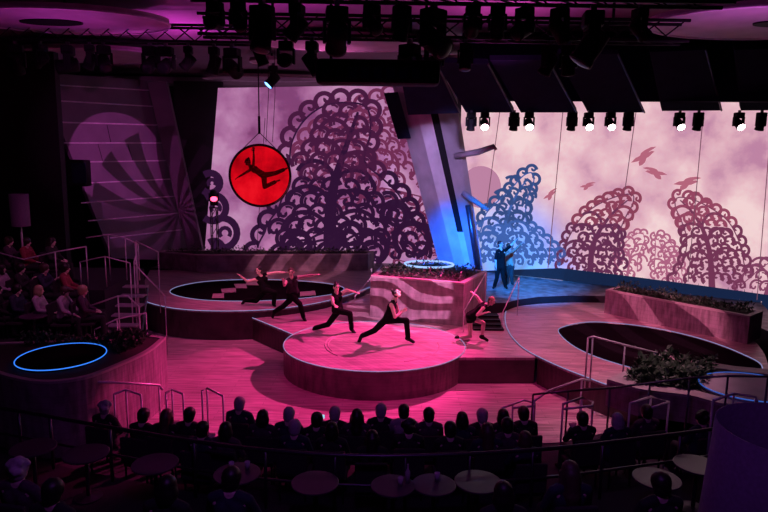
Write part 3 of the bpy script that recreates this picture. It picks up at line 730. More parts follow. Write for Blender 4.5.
def body(J, k=1.0, voxel=.011, skin=None, coarse=False, name='body'):
    b = MB(); f, u, r = ortho(J['face'], J['hup'])
    H = J['head']; Mx = Matrix((r, f, u)).transposed()
    S = lambda a, bb, c: Matrix((r * a * k, f * bb * k, u * c * k)).transposed()
    b.ball(H + u * .015 * k, 1, S(.077, .097, .105)); b.ball(H + f * .025 * k - u * .06 * k, 1, S(.056, .066, .06))
    b.cone(H + f * .095 * k + u * .02 * k, H + f * .112 * k - u * .018 * k, .009 * k, .015 * k, 8, 1)
    for sd in (-1, 1): b.ball(H + r * sd * .08 * k - f * .005 * k, 1, S(.014, .024, .034))
    N = J['neck']; b.cone(N, H - u * .05 * k - f * .01 * k, .058 * k, .05 * k)
    hc = (J['hipL'] + J['hipR']) / 2
    for s in 'LR':
        sh, el, wr, hp, kn, an, to = (J[q + s] for q in ('sh', 'el', 'wr', 'hip', 'kn', 'an', 'to'))
        b.cone(N + (sh - N) * .25, sh, .055 * k, .056 * k)
        ch = N.lerp(sh, .55).lerp(hc, .25); ws = hc.lerp(N, .42) + (hp - hc) * .6
        b.cone(ch, ws, .098 * k, .082 * k); b.cone(ws, hp, .085 * k, .098 * k); b.cone(sh, ch, .05 * k, .085 * k)
        b.cone(sh, el, .052 * k, .041 * k); b.cone(el, wr, .041 * k, .028 * k)
        lat = J.get('lat' + s) or (wr - el).cross(V((0, 0, 1)))
        if lat.length < 1e-3: lat = V((1, 0, 0))
        hd = J.get('hd' + s) or (wr - el)
        hand(b, wr, hd, lat, k, J.get('curl', .35), coarse)
        b.cone(hp, kn, .085 * k, .056 * k); b.cone(kn, kn.lerp(an, .35), .054 * k, .056 * k); b.cone(kn.lerp(an, .35), an, .056 * k, .036 * k)
        b.cone(an, to, .036 * k, .026 * k); b.cone(an + V((0, 0, -.02 * k)), an + (an - to).normalized() * .05 * k - V((0, 0, .02 * k)), .03 * k, .03 * k)
    b.cone((J['hipL'] + J['hipR']) / 2, hc.lerp(N, .85), .10 * k, .075 * k)
    return bake(b, voxel, name, skin or MT['skin'])
def top_mesh(J, k, voxel, material, sleeve):
    b = MB(); N = J['neck']; hc = (J['hipL'] + J['hipR']) / 2; e = .014
    for s in 'LR':
        sh, el, wr, hp = (J[q + s] for q in ('sh', 'el', 'wr', 'hip'))
        b.cone(N + (sh - N) * .45, sh.lerp(N, .12), .055 * k + e, .05 * k + e)
        ch = N.lerp(sh, .55).lerp(hc, .25); ws = hc.lerp(N, .42) + (hp - hc) * .6
        b.cone(ch, ws, .098 * k + e, .085 * k + e); b.cone(ws, ws.lerp(hp, .75), .086 * k + e, .1 * k + e)
        if sleeve > 0:
            b.cone(sh, sh.lerp(el, min(1, sleeve)), .052 * k + e, (.052 - .011 * min(1, sleeve)) * k + e)
        if sleeve > 1: b.cone(el, el.lerp(wr, sleeve - 1), .041 * k + e, .032 * k + e)
    b.cone(hc.lerp(N, .2), hc.lerp(N, .82), .10 * k + e, .075 * k + e)
    return bake(b, voxel, 'top', material, 2)
def legs_mesh(J, k, voxel, material, length=1.0):
    b = MB(); e = .015; hc = (J['hipL'] + J['hipR']) / 2; N = J['neck']
    for s in 'LR':
        hp, kn, an = (J[q + s] for q in ('hip', 'kn', 'an'))
        b.cone(hc, hp, .1 * k + e, .1 * k + e); b.cone(hp, (hc.lerp(N, .3)), .098 * k + e, .085 * k + e)
        if length >= 1:
            b.cone(hp, kn, .088 * k + e, .06 * k + e); b.cone(kn, kn.lerp(an, .93), .06 * k + e, .052 * k + e)
        else: b.cone(hp, hp.lerp(kn, length), .088 * k + e, (.088 - .03 * length) * k + e)
    return bake(b, voxel, 'trousers' if length >= 1 else 'shorts', material, 2)
def shoe_mesh(J, s, k, voxel, material):
    b = MB(); an, to = J['an' + s], J['to' + s]; e = .014; d = (to - an).normalized()
    b.cone(an, to, .038 * k + e, .028 * k + e); b.cone(an - V((0, 0, .02 * k)), an - d * .05 * k - V((0, 0, .02 * k)), .034 * k + e, .03 * k + e)
    b.cone(an + (J['kn' + s] - an).normalized() * .05, an, .036 * k + e, .036 * k + e)
    return bake(b, voxel, 'shoe', material, 2)
def hair_mesh(J, k, style, material, voxel=.012):
    f, u, r = ortho(J['face'], J['hup']); H = J['head']; b = MB()
    S = lambda a, bb, c: Matrix((r * a * k, f * bb * k, u * c * k)).transposed()
    b.ball(H + u * .034 * k - f * .014 * k, 1, S(.087, .099, .098)); b.ball(H - f * .035 * k - u * .015 * k, 1, S(.081, .072, .09))
    if style == 'long':
        b.cone(H - f * .05 * k, H - f * .085 * k - u * .20 * k, .085 * k, .075 * k); b.cone(H - f * .085 * k - u * .2 * k, H - f * .09 * k - u * .32 * k, .085 * k, .05 * k)
        for sd in (-1, 1): b.cone(H + r * sd * .07 * k, H + r * sd * .085 * k - u * .18 * k - f * .04 * k, .035 * k, .04 * k)
    if style == 'bob':
        b.ball(H - f * .025 * k - u * .04 * k, 1, S(.105, .098, .12)); b.ball(H - u * .1 * k - f * .04 * k, 1, S(.1, .075, .05))
    if style == 'bun':
        b.ball(H - f * .06 * k + u * .12 * k, .042 * k)
    if style == 'curly':
        rr = random.Random(4)
        for i in range(26):
            a, t = rr.uniform(0, 2 * pi), rr.uniform(-.3, 1.5)
            b.ball(H + u * .03 * k - f * .02 * k + (r * cos(a) * cos(t) + f * min(.4, sin(a)) * cos(t) + u * sin(t)) * .09 * k, .035 * k, sub=1)
    if style == 'cap':
        b.cone(H + u * .05 * k + f * .08 * k, H + u * .035 * k + f * .16 * k, .05 * k, .03 * k)
    return bake(b, voxel, 'cap' if style == 'cap' else 'hair', material, 3)
def face_parts(J, k, root):
    f, u, r = ortho(J['face'], J['hup']); H = J['head']
    for sd in (-1, 1):
        e = MB().ball(H + f * .086 * k + r * sd * .032 * k + u * .02 * k, .013 * k, sub=1).build('eye', MT['eye'], smooth=True); wpart(e, root)
        wpart(MB().tube([H + f * .092 * k + r * sd * .018 * k + u * .042 * k, H + f * .086 * k + r * sd * .05 * k + u * .043 * k], .005 * k, 5).build('eyebrow', MT['hair']), root)
    wpart(MB().tube([H + f * .082 * k - r * .024 * k - u * .058 * k, H + f * .092 * k - u * .06 * k, H + f * .082 * k + r * .024 * k - u * .058 * k], [.005 * k, .008 * k, .005 * k], 6).build('mouth', MT['lip']), root)

def traced_person(label, Y, px, face, hup, k, top, sleeve, bottom, blen, style, hairm='hair', skin='skin', shoes=True, shift=None, hipw=.095, group=None, extra=None):
    """px: joint -> (x, y, nearness) ; nearness is metres towards the camera from distance Y."""
    J = {}
    for n, (x, y, dn) in px.items(): J[n] = at_y(x, y, Y - dn)
    hc = J.pop('hip')
    lat = V(extra['hiplat']).normalized() if extra and 'hiplat' in extra else V((0, 1, 0))
    J.setdefault('hipL', hc - lat * hipw); J.setdefault('hipR', hc + lat * hipw)
    J['face'], J['hup'] = V(face), V(hup)
    if extra: J.update({q: v for q, v in extra.items() if q != 'hiplat'})
    zlo = min(min(J['an' + s].z, J['to' + s].z) for s in 'LR')
    base = V((hc.x, hc.y, 0)); base.z = shift if shift is not None else zlo
    me = body(J, k, .010, MT[skin]); o = tag(link('person', me), label, 'person', group)
    o.location = base; me.transform(Matrix.Translation(-base))
    def add(m_, nm): c = link(nm, m_, o); c.matrix_parent_inverse = Matrix.Translation(base).inverted(); return c
    if top: add(top_mesh(J, k, .014, MT[top], sleeve), 'vest' if sleeve == 0 else 'top')
    if bottom: add(legs_mesh(J, k, .014, MT[bottom], blen), 'trousers' if blen >= 1 else 'shorts')
    if shoes:
        for s in 'LR': add(shoe_mesh(J, s, k, .012, MT['shoe']), 'shoe')
    add(hair_mesh(J, k, style, MT[hairm]), 'hair'); face_parts(J, k, o)
    return o
DY = dc.y
# rightmost lunging dancer (hands clasped, head back)
ya = at_z(384, 343, ZD).y
traced_person('dancer in black lunging right with clasped hands and head tipped back at drum centre', ya, dict(
    head=(396.5, 293.5, .05), neck=(394, 300.5, 0), shL=(391.5, 304.5, .17), shR=(395, 302, -.17), elL=(395, 317, .28), wrL=(401.5, 312.5, .10), elR=(399, 315, -.22), wrR=(402, 311, .0),
    hip=(387.2, 319, 0), knL=(406.5, 320.5, .05), anL=(408, 338.5, .05), toL=(413.5, 342, .08), knR=(374.5, 330.5, -.08), anR=(361.5, 336, -.10), toR=(358, 344, -.05)),
    (.75, -.35, .5), (-.35, -.1, .9), 1.04, 'black_cloth', 0, 'black_cloth', 1, 'bun', extra=dict(hdL=V((.8, .3, .5)), hdR=V((.8, -.2, .6))))
yb = at_z(334, 331, ZD).y
traced_person('dancer in black lunging with arm out behind the rightmost lunging dancer', yb, dict(
    head=(336.4, 287.5, .05), neck=(336.2, 294, 0), shL=(331.8, 297, .12), shR=(341, 293.5, -.10), elL=(333, 303.5, .28), wrL=(335, 305.5, .48), elR=(346.5, 290, -.10), wrR=(354.5, 292, -.02),
    hip=(337.5, 309.5, 0), knL=(350, 313.5, .18), anL=(351.6, 329, .10), toL=(355, 333.5, .16), knR=(328, 324.5, .0), anR=(314.5, 328, -.1), toR=(312.5, 334, -.02)),
    (.45, -.85, -.05), (0, 0, 1), 1.04, 'black_cloth', 0, 'black_cloth', 1, 'bun', extra=dict(hiplat=(.5, .8, 0)))
yc = at_z(290, 319.5, ZD - .03).y
traced_person('dancer in charcoal vest lunging with both arms spread on the middle platform', yc, dict(
    head=(291.2, 272, .06), neck=(291.5, 278.5, 0), shL=(286.2, 281, .10), shR=(297, 277.5, -.05), elL=(284.5, 285.5, .34), wrL=(283.4, 281, .52), elR=(305.8, 276, -.05), wrR=(314.5, 274.8, .02),
    hip=(293, 294, 0), knL=(300.2, 304.5, .22), anL=(303.6, 317.5, .05), toL=(305.8, 321.5, .16), knR=(283.8, 306, .05), anR=(274, 312, -.12), toR=(272.6, 317, -.04)),
    (.15, -.95, -.15), (0, 0, 1), 1.06, 'grey_cloth', 0, 'black_cloth', 1, 'short', 'hairbr', extra=dict(hiplat=(1, .3, 0)))
yd = at_z(262, 305, ZL).y
traced_person('leftmost dancer in black with arms spread at the left pool rim', yd, dict(
    head=(258.7, 270.5, .05), neck=(261, 276.5, 0), shL=(256, 279.5, .10), shR=(266.8, 274, -.06), elL=(247.2, 281.5, .12), wrL=(241.2, 276.5, .18), elR=(276.5, 272.3, -.08), wrR=(284.5, 272.4, -.05),
    hip=(265, 289, 0), knL=(275.2, 292.5, .15), anL=(273.6, 304, .05), toL=(275, 306.5, .16), knR=(256, 301.0, .05), anR=(244.5, 300.5, -.15), toR=(241.8, 304.5, -.08)),
    (-.6, -.78, -.05), (0, 0, 1), 1.02, 'black_cloth', 0, 'black_cloth', 1, 'bun', extra=dict(hiplat=(.5, .8, 0)))
ye = at_z(470, 340, ZD - .03).y
traced_person('woman in black leotard and shorts crouched on one knee by the stage steps', ye, dict(
    head=(491.5, 301, .02), neck=(487, 305, 0), shL=(483.5, 308, .15), shR=(481.5, 304, -.15), elL=(477.2, 315, .27), wrL=(485, 313, .25), elR=(477.6, 297.3, -.25), wrR=(475, 294.8, -.3),
    hip=(470, 316.5, 0), knL=(483.5, 323.0, .14), anL=(482.2, 337, .12), toL=(487.3, 340.2, .14), knR=(470.2, 336.5, -.05), anR=(456.5, 337.6, -.05), toR=(453.5, 342.5, -.02)),
    (.7, -.6, -.35), (.3, 0, .9), 1.0, 'black_cloth', 0, 'black_cloth', .25, 'short', 'hairbl')
yf = at_z(500, 288, ZU).y
traced_person('person in dark shirt pointing up right on the blue upstage floor', yf, dict(
    head=(500.2, 244.3, 0), neck=(500.6, 249.6, 0), shL=(497.4, 251.5, .05), shR=(504.6, 251, -.05), elL=(495.6, 259.5, .08), wrL=(496, 266.5, .1), elR=(510.7, 245.7, -.06), wrR=(515, 241, -.05),
    hip=(500.2, 267, 0), knL=(497, 277.5, .05), anL=(494.4, 286.3, .0), toL=(493.2, 288, .18), knR=(503.2, 277.5, .0), anR=(505.6, 286.2, -.05), toR=(506.8, 287.8, .12)),
    (.75, -.6, .1), (0, 0, 1), 1.02, 'black_cloth', .9, 'black_cloth', 1, 'short', extra=dict(hiplat=(1, 0, 0)))
traced_person('person in tan jacket pointing up behind the dark shirted person upstage', yf + .75, dict(
    head=(509, 246.2, 0), neck=(509, 250.6, 0), shL=(505.8, 252.3, .05), shR=(512.8, 252.2, -.05), elL=(504.4, 259.5, .02), wrL=(505, 266, .05), elR=(517.5, 247.8, -.05), wrR=(521.3, 244, -.05),
    hip=(509.3, 266.5, 0), knL=(507.4, 276, .05), anL=(507, 284, .0), toL=(506.5, 285.5, .15), knR=(511.6, 276, .0), anR=(512.5, 284, -.05), toR=(513, 285.5, .12)),
    (.75, -.4, .2), (0, 0, 1), 1.0, 'tan_cloth', 1.9, 'grey_cloth', 1, 'short', 'hairbr', extra=dict(hiplat=(1, 0, 0)))
# aerialist in front of the red hoop
YH = 22.0
MT['backlit_cloth'] = mat('backlit_cloth', (.16, .008, .010), .9, spec=.1); MT['backlithair'] = mat('backlit_hair', (.08, .005, .006), .9, spec=.1); MT['shadeskin'] = mat('backlit_skin', (.22, .015, .016), .9, spec=.1)  # red backlit silhouette tone painted into cloth, hair and skin colours
traced_person('aerial acrobat silhouetted hanging by one arm inside the red hoop', YH - .22, dict(
    head=(247.6, 162.0, .03), neck=(250.2, 166, 0), shL=(253.2, 167.2, .1), shR=(251.5, 169.2, -.08), elL=(253.8, 158.5, .04), wrL=(253.6, 151.5, .0), elR=(244.2, 173.6, -.05), wrR=(238.8, 176.8, -.05),
    hip=(263.5, 175.3, 0), knL=(275.5, 173.2, .03), anL=(284, 169.6, .02), toL=(287.5, 168, .02), knR=(264.6, 187, .0), anR=(275.5, 181.8, .0), toR=(279.8, 180, .0)),
    (-.8, -.55, -.1), (-.45, -.1, .85), 1.02, 'backlit_cloth', 0, 'backlit_cloth', 1, 'bun', 'backlithair', 'shadeskin', shoes=False, hipw=.08)
hc_ = at_y(260, 175.7, YH)
hoop = thing('aerial_hoop', 'glowing red disc hoop with black rim hanging before the left screen', 'aerial hoop', hc_)
hr_ = at_y(290.3, 175.7, YH).x - hc_.x
hp = [V((hr_ * cos(2 * pi * k / 64), 0, hr_ * sin(2 * pi * k / 64))) for k in range(64)]
MB().tube(hp, .046, 8, closed=True).build('rim', MT['hooprim'], hoop, smooth=True)
red = screen_mat('red_membrane', [(.30, .0, .004), (.50, .001, .007), (.72, .002, .010), (.85, .006, .016)], .7, .95, (.10, .001, .003))
MB().lathe([(hr_ - .02, -.006), (hr_ - .02, .006)], 64, Matrix.Rotation(pi / 2, 4, 'X')).build('membrane', red, hoop)
top = at_y(259.3, 132.5, YH) - hc_
lines = MB()
for sx in (-.62, .62): MB().tube([V((hr_ * sx, 0, hr_ * .8)), top], .014, 5).build('bridle_line', MT['rope'], hoop)
MB().tube([top, V((top.x, 0, 8.95 - hc_.z))], .022, 6).build('hanging_rope', MT['rope'], hoop)
MB().tube([top + V((0, 0, -.05)), V((top.x, 0, top.z + .55))], .045, 6).build('swivel', MT['black'], hoop)
for px in (268.5, 275):
    a = at_y(px, 95, YH + .3); b = at_y(px - 2.5, 142, YH + .3)
    tag(MB().tube([V((a.x, a.y, 9.2)), a, b], .010, 4).build('guide_wire', MT['rope']), 'thin wire just right of the hoop rope, ' + ('inner' if px < 270 else 'outer') + ' of the pair', 'wire')

# ------------------------------------------------------------------ audience
def seated(arms, lean=0.0):
    J = dict(hipL=V((-.10, 0, .52)), hipR=V((.10, 0, .52)), knL=V((-.13, .42, .52)), knR=V((.13, .42, .52)), anL=V((-.14, .45, .09)), anR=V((.14, .45, .09)),
             toL=V((-.15, .60, .045)), toR=V((.15, .60, .045)), neck=V((0, -.04 + lean, 1.07)), shL=V((-.19, -.05 + lean, 1.01)), shR=V((.19, -.05 + lean, 1.01)),
             head=V((0, .0 + lean * 1.2, 1.20)), face=V((0, 1, -.06)), hup=V((0, 0, 1)))
    if arms == 'lap': J.update(elL=V((-.25, .05, .76)), elR=V((.25, .05, .76)), wrL=V((-.10, .26, .68)), wrR=V((.10, .26, .68)))
    if arms == 'clasp': J.update(elL=V((-.24, .14, .78)), elR=V((.24, .14, .78)), wrL=V((-.05, .30, .92)), wrR=V((.05, .30, .92)))
    if arms == 'knees': J.update(elL=V((-.26, .14, .78)), elR=V((.26, .14, .78)), wrL=V((-.14, .36, .64)), wrR=V((.14, .36, .64)))
    if arms == 'phone': J.update(elL=V((-.24, .12, .84)), elR=V((.24, .12, .84)), wrL=V((-.06, .30, 1.04)), wrR=V((.06, .30, 1.04)))
    return J
CLO = {n: mat(n, c, .85, scale=30) for n, c in dict(navy_cloth=(.02, .022, .05), plum_cloth=(.07, .02, .06), pale_cloth=(.40, .34, .38), red_cloth=(.25, .03, .05), olive_cloth=(.05, .05, .03), denim_cloth=(.05, .07, .13), dark_cloth=(.018, .016, .02)).items()}
POSE = {}
for nm, a, l in (('lap', 'lap', 0), ('clasp', 'clasp', .03), ('knees', 'knees', .08), ('phone', 'phone', 0)):
    J = seated(a, l)
    POSE[nm] = dict(J=J, body=body(J, 1, .017, MT['skin'], True), top=top_mesh(J, 1, .02, CLO['navy_cloth'], 1.9), legs=legs_mesh(J, 1, .02, CLO['dark_cloth']),
                    shoes=[shoe_mesh(J, s, 1, .016, MT['shoe']) for s in 'LR'], hair={s: hair_mesh(J, 1.26 if s == 'short' else 1.18, s, MT['hair'], .016) for s in ('short', 'long', 'bob', 'curly', 'cap')})
def obmat(o, m_):
    o.material_slots[0].link = 'OBJECT'; o.material_slots[0].material = m_
chair_parts = None
def chair(label, loc, rz, group):
    global chair_parts
    if chair_parts is None:
        chair_parts = [('seat', MB().box((0, .02, .375), (.48, .46, .07), bev=.02).mesh('seat', MT['seat'])),
                       ('backrest', MB().box((0, -.24, .66), (.48, .06, .46), bev=.02).mesh('backrest', MT['seat']))]
        for sx in (-.2, .2):
            for sy in (-.2, .2): chair_parts.append(('leg', MB().tube([V((sx, sy, 0)), V((sx, sy, .35))], .018, 6).mesh('leg', MT['black'])))
    t = thing('theatre_chair', label, 'chair', loc, rz, group)
    for n, me in chair_parts: link(n, me, t)
    return t
def audience(label, clabel, loc, rz, pose, style, hairm, top, k=.95, group='audience', skin='skin', legs='dark_cloth', cgroup='audience chairs'):
    P_ = POSE[pose]; o = tag(link('person', P_['body']), label, 'person', group)
    o.location = loc; o.rotation_euler = (0, 0, rz); o.scale = (k * 1.05, k * 1.02, k * 1.02); obmat(o, MT[skin])
    obmat(link('top', P_['top'], o), CLO[top]); obmat(link('trousers', P_['legs'], o), CLO[legs])
    for s in P_['shoes']: link('shoe', s, o)
    if style: obmat(link('cap' if style == 'cap' else 'hair', P_['hair'][style], o), MT[hairm])
    if clabel: chair(clabel, loc, rz, cgroup)
    return o
# centre rows: (head px, head py, row floor z, pose, hair, colour, top, words)
rowA = [(106, 408, 'curly', 'hairgr'), (141, 418, 'short', 'hair'), (166, 417, 'long', 'hairbr'), (190, 415, 'short', 'hair'), (240, 404, 'short', 'hairgr'), (263, 417, 'bob', 'hair'), (288, 417, 'short', 'hairgr'),
        (317, 420, 'short', 'hair'), (335, 414, 'short', 'hairgr'), (357, 416, 'long', 'hair'), (381, 411, 'short', 'hairgr'), (404, 414, 'short', 'hair'), (429, 416, 'short', 'hair'), (462, 419, 'bob', 'hair'),
        (482, 416, 'short', 'hairgr'), (503, 416, 'bob', 'hair'), (525, 416, 'short', 'hair'), (583, 420, 'short', 'hair'), (617, 420, 'bob', 'hairgr'), (646, 412, 'short', 'hair'), (701, 418, 'curly', 'hair')]
rowB_ = [(202, 431, 'short', 'hair'), (226, 430, 'bob', 'hair'), (295, 428, 'short', 'hairgr'), (332, 430, 'bob', 'hair'), (372, 441, 'long', 'hair'), (409, 428, 'curly', 'hair'), (450, 430, 'short', 'hair'), (487, 431, 'long', 'hairbr'), (507, 426, 'short', 'hair'), (527, 442, 'bob', 'hairbr')]
HW = {'curly': 'curly', 'short': 'short', 'long': 'long', 'bob': 'bobbed'}; HCW = {'hair': 'dark', 'hairgr': 'grey', 'hairbr': 'brown', 'hairbl': 'fair'}
tops = ['dark_cloth', 'navy_cloth', 'dark_cloth', 'plum_cloth', 'dark_cloth', 'navy_cloth', 'dark_cloth']
poses = ['lap', 'clasp', 'lap', 'knees', 'lap']
for ri, (rows, zf_, nm) in enumerate(((rowA, .0, 'far row by the pink floor'), (rowB_, .25, 'near row by the rail'))):
    for i, (px, py, st_, hm) in enumerate(rows):
        k = .94 if ri == 0 else .92
        p = at_z(px, py, zf_ + 1.22 * k)
        pose = 'phone' if (px == 317 and ri == 0) else poses[(i * 3 + ri) % 5]
        rz = -(px - 384) / 384 * -.35
        tp = tops[(i * 2 + ri) % 7] if px != 404 else 'pale_cloth'
        if px in (357,): tp = 'plum_cloth'
        o = audience('%s-from-left spectator of the %s, seen from behind, %s %s hair' % (ORD[i] if i < 20 else 'twenty-first', nm, HW[st_], HCW[hm]),
                 '%s-from-left dark chair of the %s under a spectator' % (ORD[i] if i < 20 else 'twenty-first', nm), (p.x, p.y, zf_ + (.0 if zf_ else -.005)), rz, pose, st_, hm, tp, k, 'spectators of the ' + nm)
        if pose == 'phone':
            q = tag(MB().box((0, .40, 1.12), (.15, .012, .075), bev=.004).build('phone', MT['phone']), 'lit phone held up by a spectator in the far row', 'phone')
            q.location = o.location; q.rotation_euler = o.rotation_euler; q.scale = (k, k, k)
# near tables and terrace people
def round_table(label, px, py, rad=.325, tz=1.21, zb=ZT):
    p = at_z(px, py, tz)
    t = thing('cocktail_table', label, 'table', (p.x, p.y, zb), 0, 'round tables behind the rail')
    MB().lathe([(rad - .01, tz - zb - .03), (rad, tz - zb - .02), (rad, tz - zb - .005), (rad - .01, tz - zb)], 36).build('tabletop', MT['table'], t)
    MB().tube([V((0, 0, .02)), V((0, 0, tz - zb - .03))], .03, 8).build('pedestal', MT['darksteel'], t, smooth=True)
    MB().lathe([(.2, 0), (.2, .015), (.04, .04)], 24).build('base', MT['darksteel'], t)
    return p
words = {33: 'leftmost round table behind the rail', 86: 'second round table from left behind the rail', 155: 'third round table from left behind the rail', 237: 'round table with two tumblers left of centre',
         315: 'round purplish table just left of centre behind the rail', 393: 'central round table with bottle and tumbler', 430: 'round table right beside the central bottle table', 478: 'round table right of centre before the long rail', 657: 'round table at right behind the grey rail', 695: 'rightmost round table catching a bright highlight'}
TP = {}
for px, py in [(33, 447), (86, 453), (155, 463), (237, 473), (315, 482), (393, 485), (434, 484), (478, 481), (657, 478), (697, 464)]:
    TP[px] = round_table({434: words[430], 697: words[695]}.get(px) or words[px], px, py, .30 if px in (393, 434) else .325)
def tumbler(label, px, dx, dy):
    p = TP[px]; o = tag(MB().lathe([(.03, 0), (.04, .11), (.036, .11), (.027, .008)], 16).build('tumbler', MT['glass'], smooth=True), label, 'glass', 'tumblers on the tables'); o.location = (p.x + dx, p.y + dy, 1.21)
tumbler('left tumbler on the table left of centre', 237, -.1, .1); tumbler('right tumbler on the table left of centre', 237, .12, .12)
tumbler('tumbler on the central table beside the bottle', 393, .10, .0); tumbler('small tumbler on table right of the bottle', 434, .05, .1)
p = TP[393]; o = tag(MB().lathe([(.035, 0), (.036, .15), (.014, .2), (.013, .26), (.015, .265)], 16).build('bottle', MT['glass'], smooth=True), 'slim bottle standing on the central round table', 'bottle'); o.location = (p.x + .2, p.y + .08, 1.21)
near = [(20, 470, 'curly', 'hairgr', 'lap', 'plum_cloth', 'grey curly haired spectator in near left corner'), (54, 492, 'short', 'hair', 'lap', 'dark_cloth', 'dark haired near spectator right of the grey curly one'),
        (168, 488, 'bob', 'hair', 'lap', 'dark_cloth', 'bobbed dark haired near spectator below the third table'), (229, 484, 'short', 'hair', 'knees', 'navy_cloth', 'short haired near spectator in front of the two tumbler table'),
        (503, 494, 'bob', 'hair', 'lap', 'dark_cloth', 'bobbed near spectator below the table right of centre'), (568, 470, 'long', 'hairbr', 'lap', 'navy_cloth', 'long brown haired near spectator right of centre'),
        (660, 485, 'short', 'hair', 'lap', 'dark_cloth', 'short haired near spectator before the right table')]
for px, py, st_, hm, ps, tp, lab in near:
    z = 1.0; p = at_z(px, py, z + 1.22 * .95)
    audience(lab, 'near dark chair under the ' + lab.replace(' spectator', ' person', 1) if False else ('near chair carrying the ' + lab)[:110], (p.x, min(p.y, 6.5), z), -(px - 384) / 384 * -.2, ps, st_, hm, tp, .95, 'spectators nearest the camera', cgroup='near chairs')
# left tiers: watch the stage to the right
left = [(40, 14.65, 1.15, 'bob', 'hairbl', 'lap', 'pale_cloth', 'spectator with fair bob and pale top in the low left tier'), (62, 14.6, 1.15, 'cap', 'hairbr', 'knees', 'pale_cloth', 'spectator in cap and pale shirt leaning in the low left tier'),
        (84, 14.7, 1.15, 'short', 'hairbl', 'lap', 'plum_cloth', 'rightmost spectator of the low left tier beside the handrail'), (18, 14.7, 1.15, 'short', 'hair', 'lap', 'navy_cloth', 'dark haired spectator in navy in the low left tier'),
        (-6, 14.6, 1.15, 'long', 'hair', 'knees', 'dark_cloth', 'long haired spectator cut by the left picture edge'),
        (20, 15.6, 1.5, 'short', 'hair', 'clasp', 'dark_cloth', 'dark spectator in the middle left tier by the edge'), (44, 15.6, 1.5, 'short', 'hairbr', 'clasp', 'navy_cloth', 'spectator with raised hands in the middle left tier'), (66, 15.7, 1.5, 'short', 'hair', 'lap', 'red_cloth', 'spectator in red shirt in the middle left tier'),
        (2, 15.5, 1.5, 'bob', 'hair', 'lap', 'pale_cloth', 'spectator in pale blouse at left edge of middle tier'),
        (8, 16.9, 2.0, 'short', 'hairbr', 'clasp', 'plum_cloth', 'spectator under the floor lamp in the top left tier'), (27, 16.8, 2.0, 'short', 'hair', 'lap', 'red_cloth', 'spectator in dark red right of the floor lamp'), (52, 17.0, 2.0, 'long', 'hair', 'lap', 'dark_cloth', 'long haired dark spectator high in the left tier')]
for px, Y, z, st_, hm, ps, tp, lab in left:
    p = floor_pt(px, Y, z + 1.1)
    audience(lab, 'chair of the ' + lab, (p.x, Y, z), -1.35 + R.uniform(-.25, .25), ps, st_, hm, tp, .95, 'spectators on the left tiers', cgroup='chairs on the left tiers')
p = floor_pt(22, 13.75, 1.85)
t = thing('side_table', 'small round table with drink glow by the front left shrubs', 'table', (p.x, 14.25, 1.15)); t['label'] = 'small round side table before the low left tier'
MB().lathe([(.28, .62), (.3, .63), (.3, .65)], 30).build('tabletop', MT['table'], t); MB().tube([V((0, 0, .01)), V((0, 0, .62))], .03, 8).build('pedestal', MT['darksteel'], t); MB().lathe([(.18, 0), (.18, .015), (.03, .03)], 20).build('base', MT['darksteel'], t)
# ------------------------------------------------------------------ overhead: discs, baffles, trusses, moving lights
def cdisc(label, px, py, z, rx, ry, hole=None):
    c = at_z(px, py, z); t = thing('ceiling_disc', label, 'ceiling disc', (c.x, c.y, z), 0, 'round ceiling clouds')
    e = ellipse(V((0, 0, 0)), rx, ry, 64)
    MB().prism(e, .0, .12).build('plate', MT['ceild'], t)
    MB().tube([V((x, y, .0)) for x, y in e], .03, 6, closed=True).build('rim', MT['linewall'], t, smooth=True)
    if hole: MB().prism(ellipse(V((hole[0], hole[1], 0)), hole[2], hole[3], 40), -.03, .0).build('recess', MT['black'], t)
    MB().tube([V((0, 0, .12)), V((0, 0, 9.2 - z))], .04, 6).build('hanger', MT['black'], t)
    return t
cdisc('huge ceiling disc with dark oval recess at top left', 66, 22, 8.7, 2.45, 1.5, (-.35, .0, .75, .35))
cdisc('pale ceiling disc with dark recess at the top right corner', 768, 24, 8.6, 2.55, 1.75, (.25, -.1, .62, .32))
cdisc('purple ceiling disc behind the left cluster of lights', 95, 56, 8.75, 2.6, 1.6)
cdisc('small pale ceiling disc above the red hoop rope', 272, 62, 8.9, .8, .6)
cdisc('wide flat ceiling disc near the left screen top', 262, 79, 8.9, 2.6, .9)
cdisc('flat purple ceiling disc above the leaning column', 448, 62, 8.8, 1.7, .8)
cdisc('purple ceiling disc above the middle of the truss', 350, 44, 8.95, 2.8, 1.3)
cdisc('magenta ceiling disc behind the right end of the truss', 610, 50, 8.9, 2.2, 1.1)
# baffles
YB = 18.6
for i, q in enumerate([((398, 62), (436, 62), (460, 113), (408, 115)), ((436, 62), (488, 64), (514, 112.5), (466, 112.5)), ((490, 60), (548, 60), (577, 112.5), (521, 112.5)), ((556, 54), (618, 54), (644.5, 112.5), (588, 112.5)),
                       ((650, 52), (706, 50), (721.5, 110.5), (662, 111)), ((735, 50), (800, 48), (812, 110), (741, 110.5))]):
    c = [at_y(*q[0], YB - 1.9), at_y(*q[1], YB - 1.9), at_y(*q[2], YB), at_y(*q[3], YB)]
    n = (c[1] - c[0]).cross(c[3] - c[0]).normalized(); n = n if n.y < 0 else -n
    t = thing('ceiling_baffle', '%s dark slanted baffle from the left above the right screen' % ORD[i], 'baffle', c[0], 0, 'baffles over the right screen')
    wpart(slab(c, n, .16).build('board', MT['baffle']), t)
    wpart(MB().tube([c[1], c[2]], .028, 5).build('edge_strip', MT['darksteel']), t)
struct(MB().prism([(2.2, YB + .35), (14.6, YB - 1.2), (14.6, YB - 1.0), (2.2, YB + .55)], 7.28, 9.2).build('trim_2', MT['baffle']))
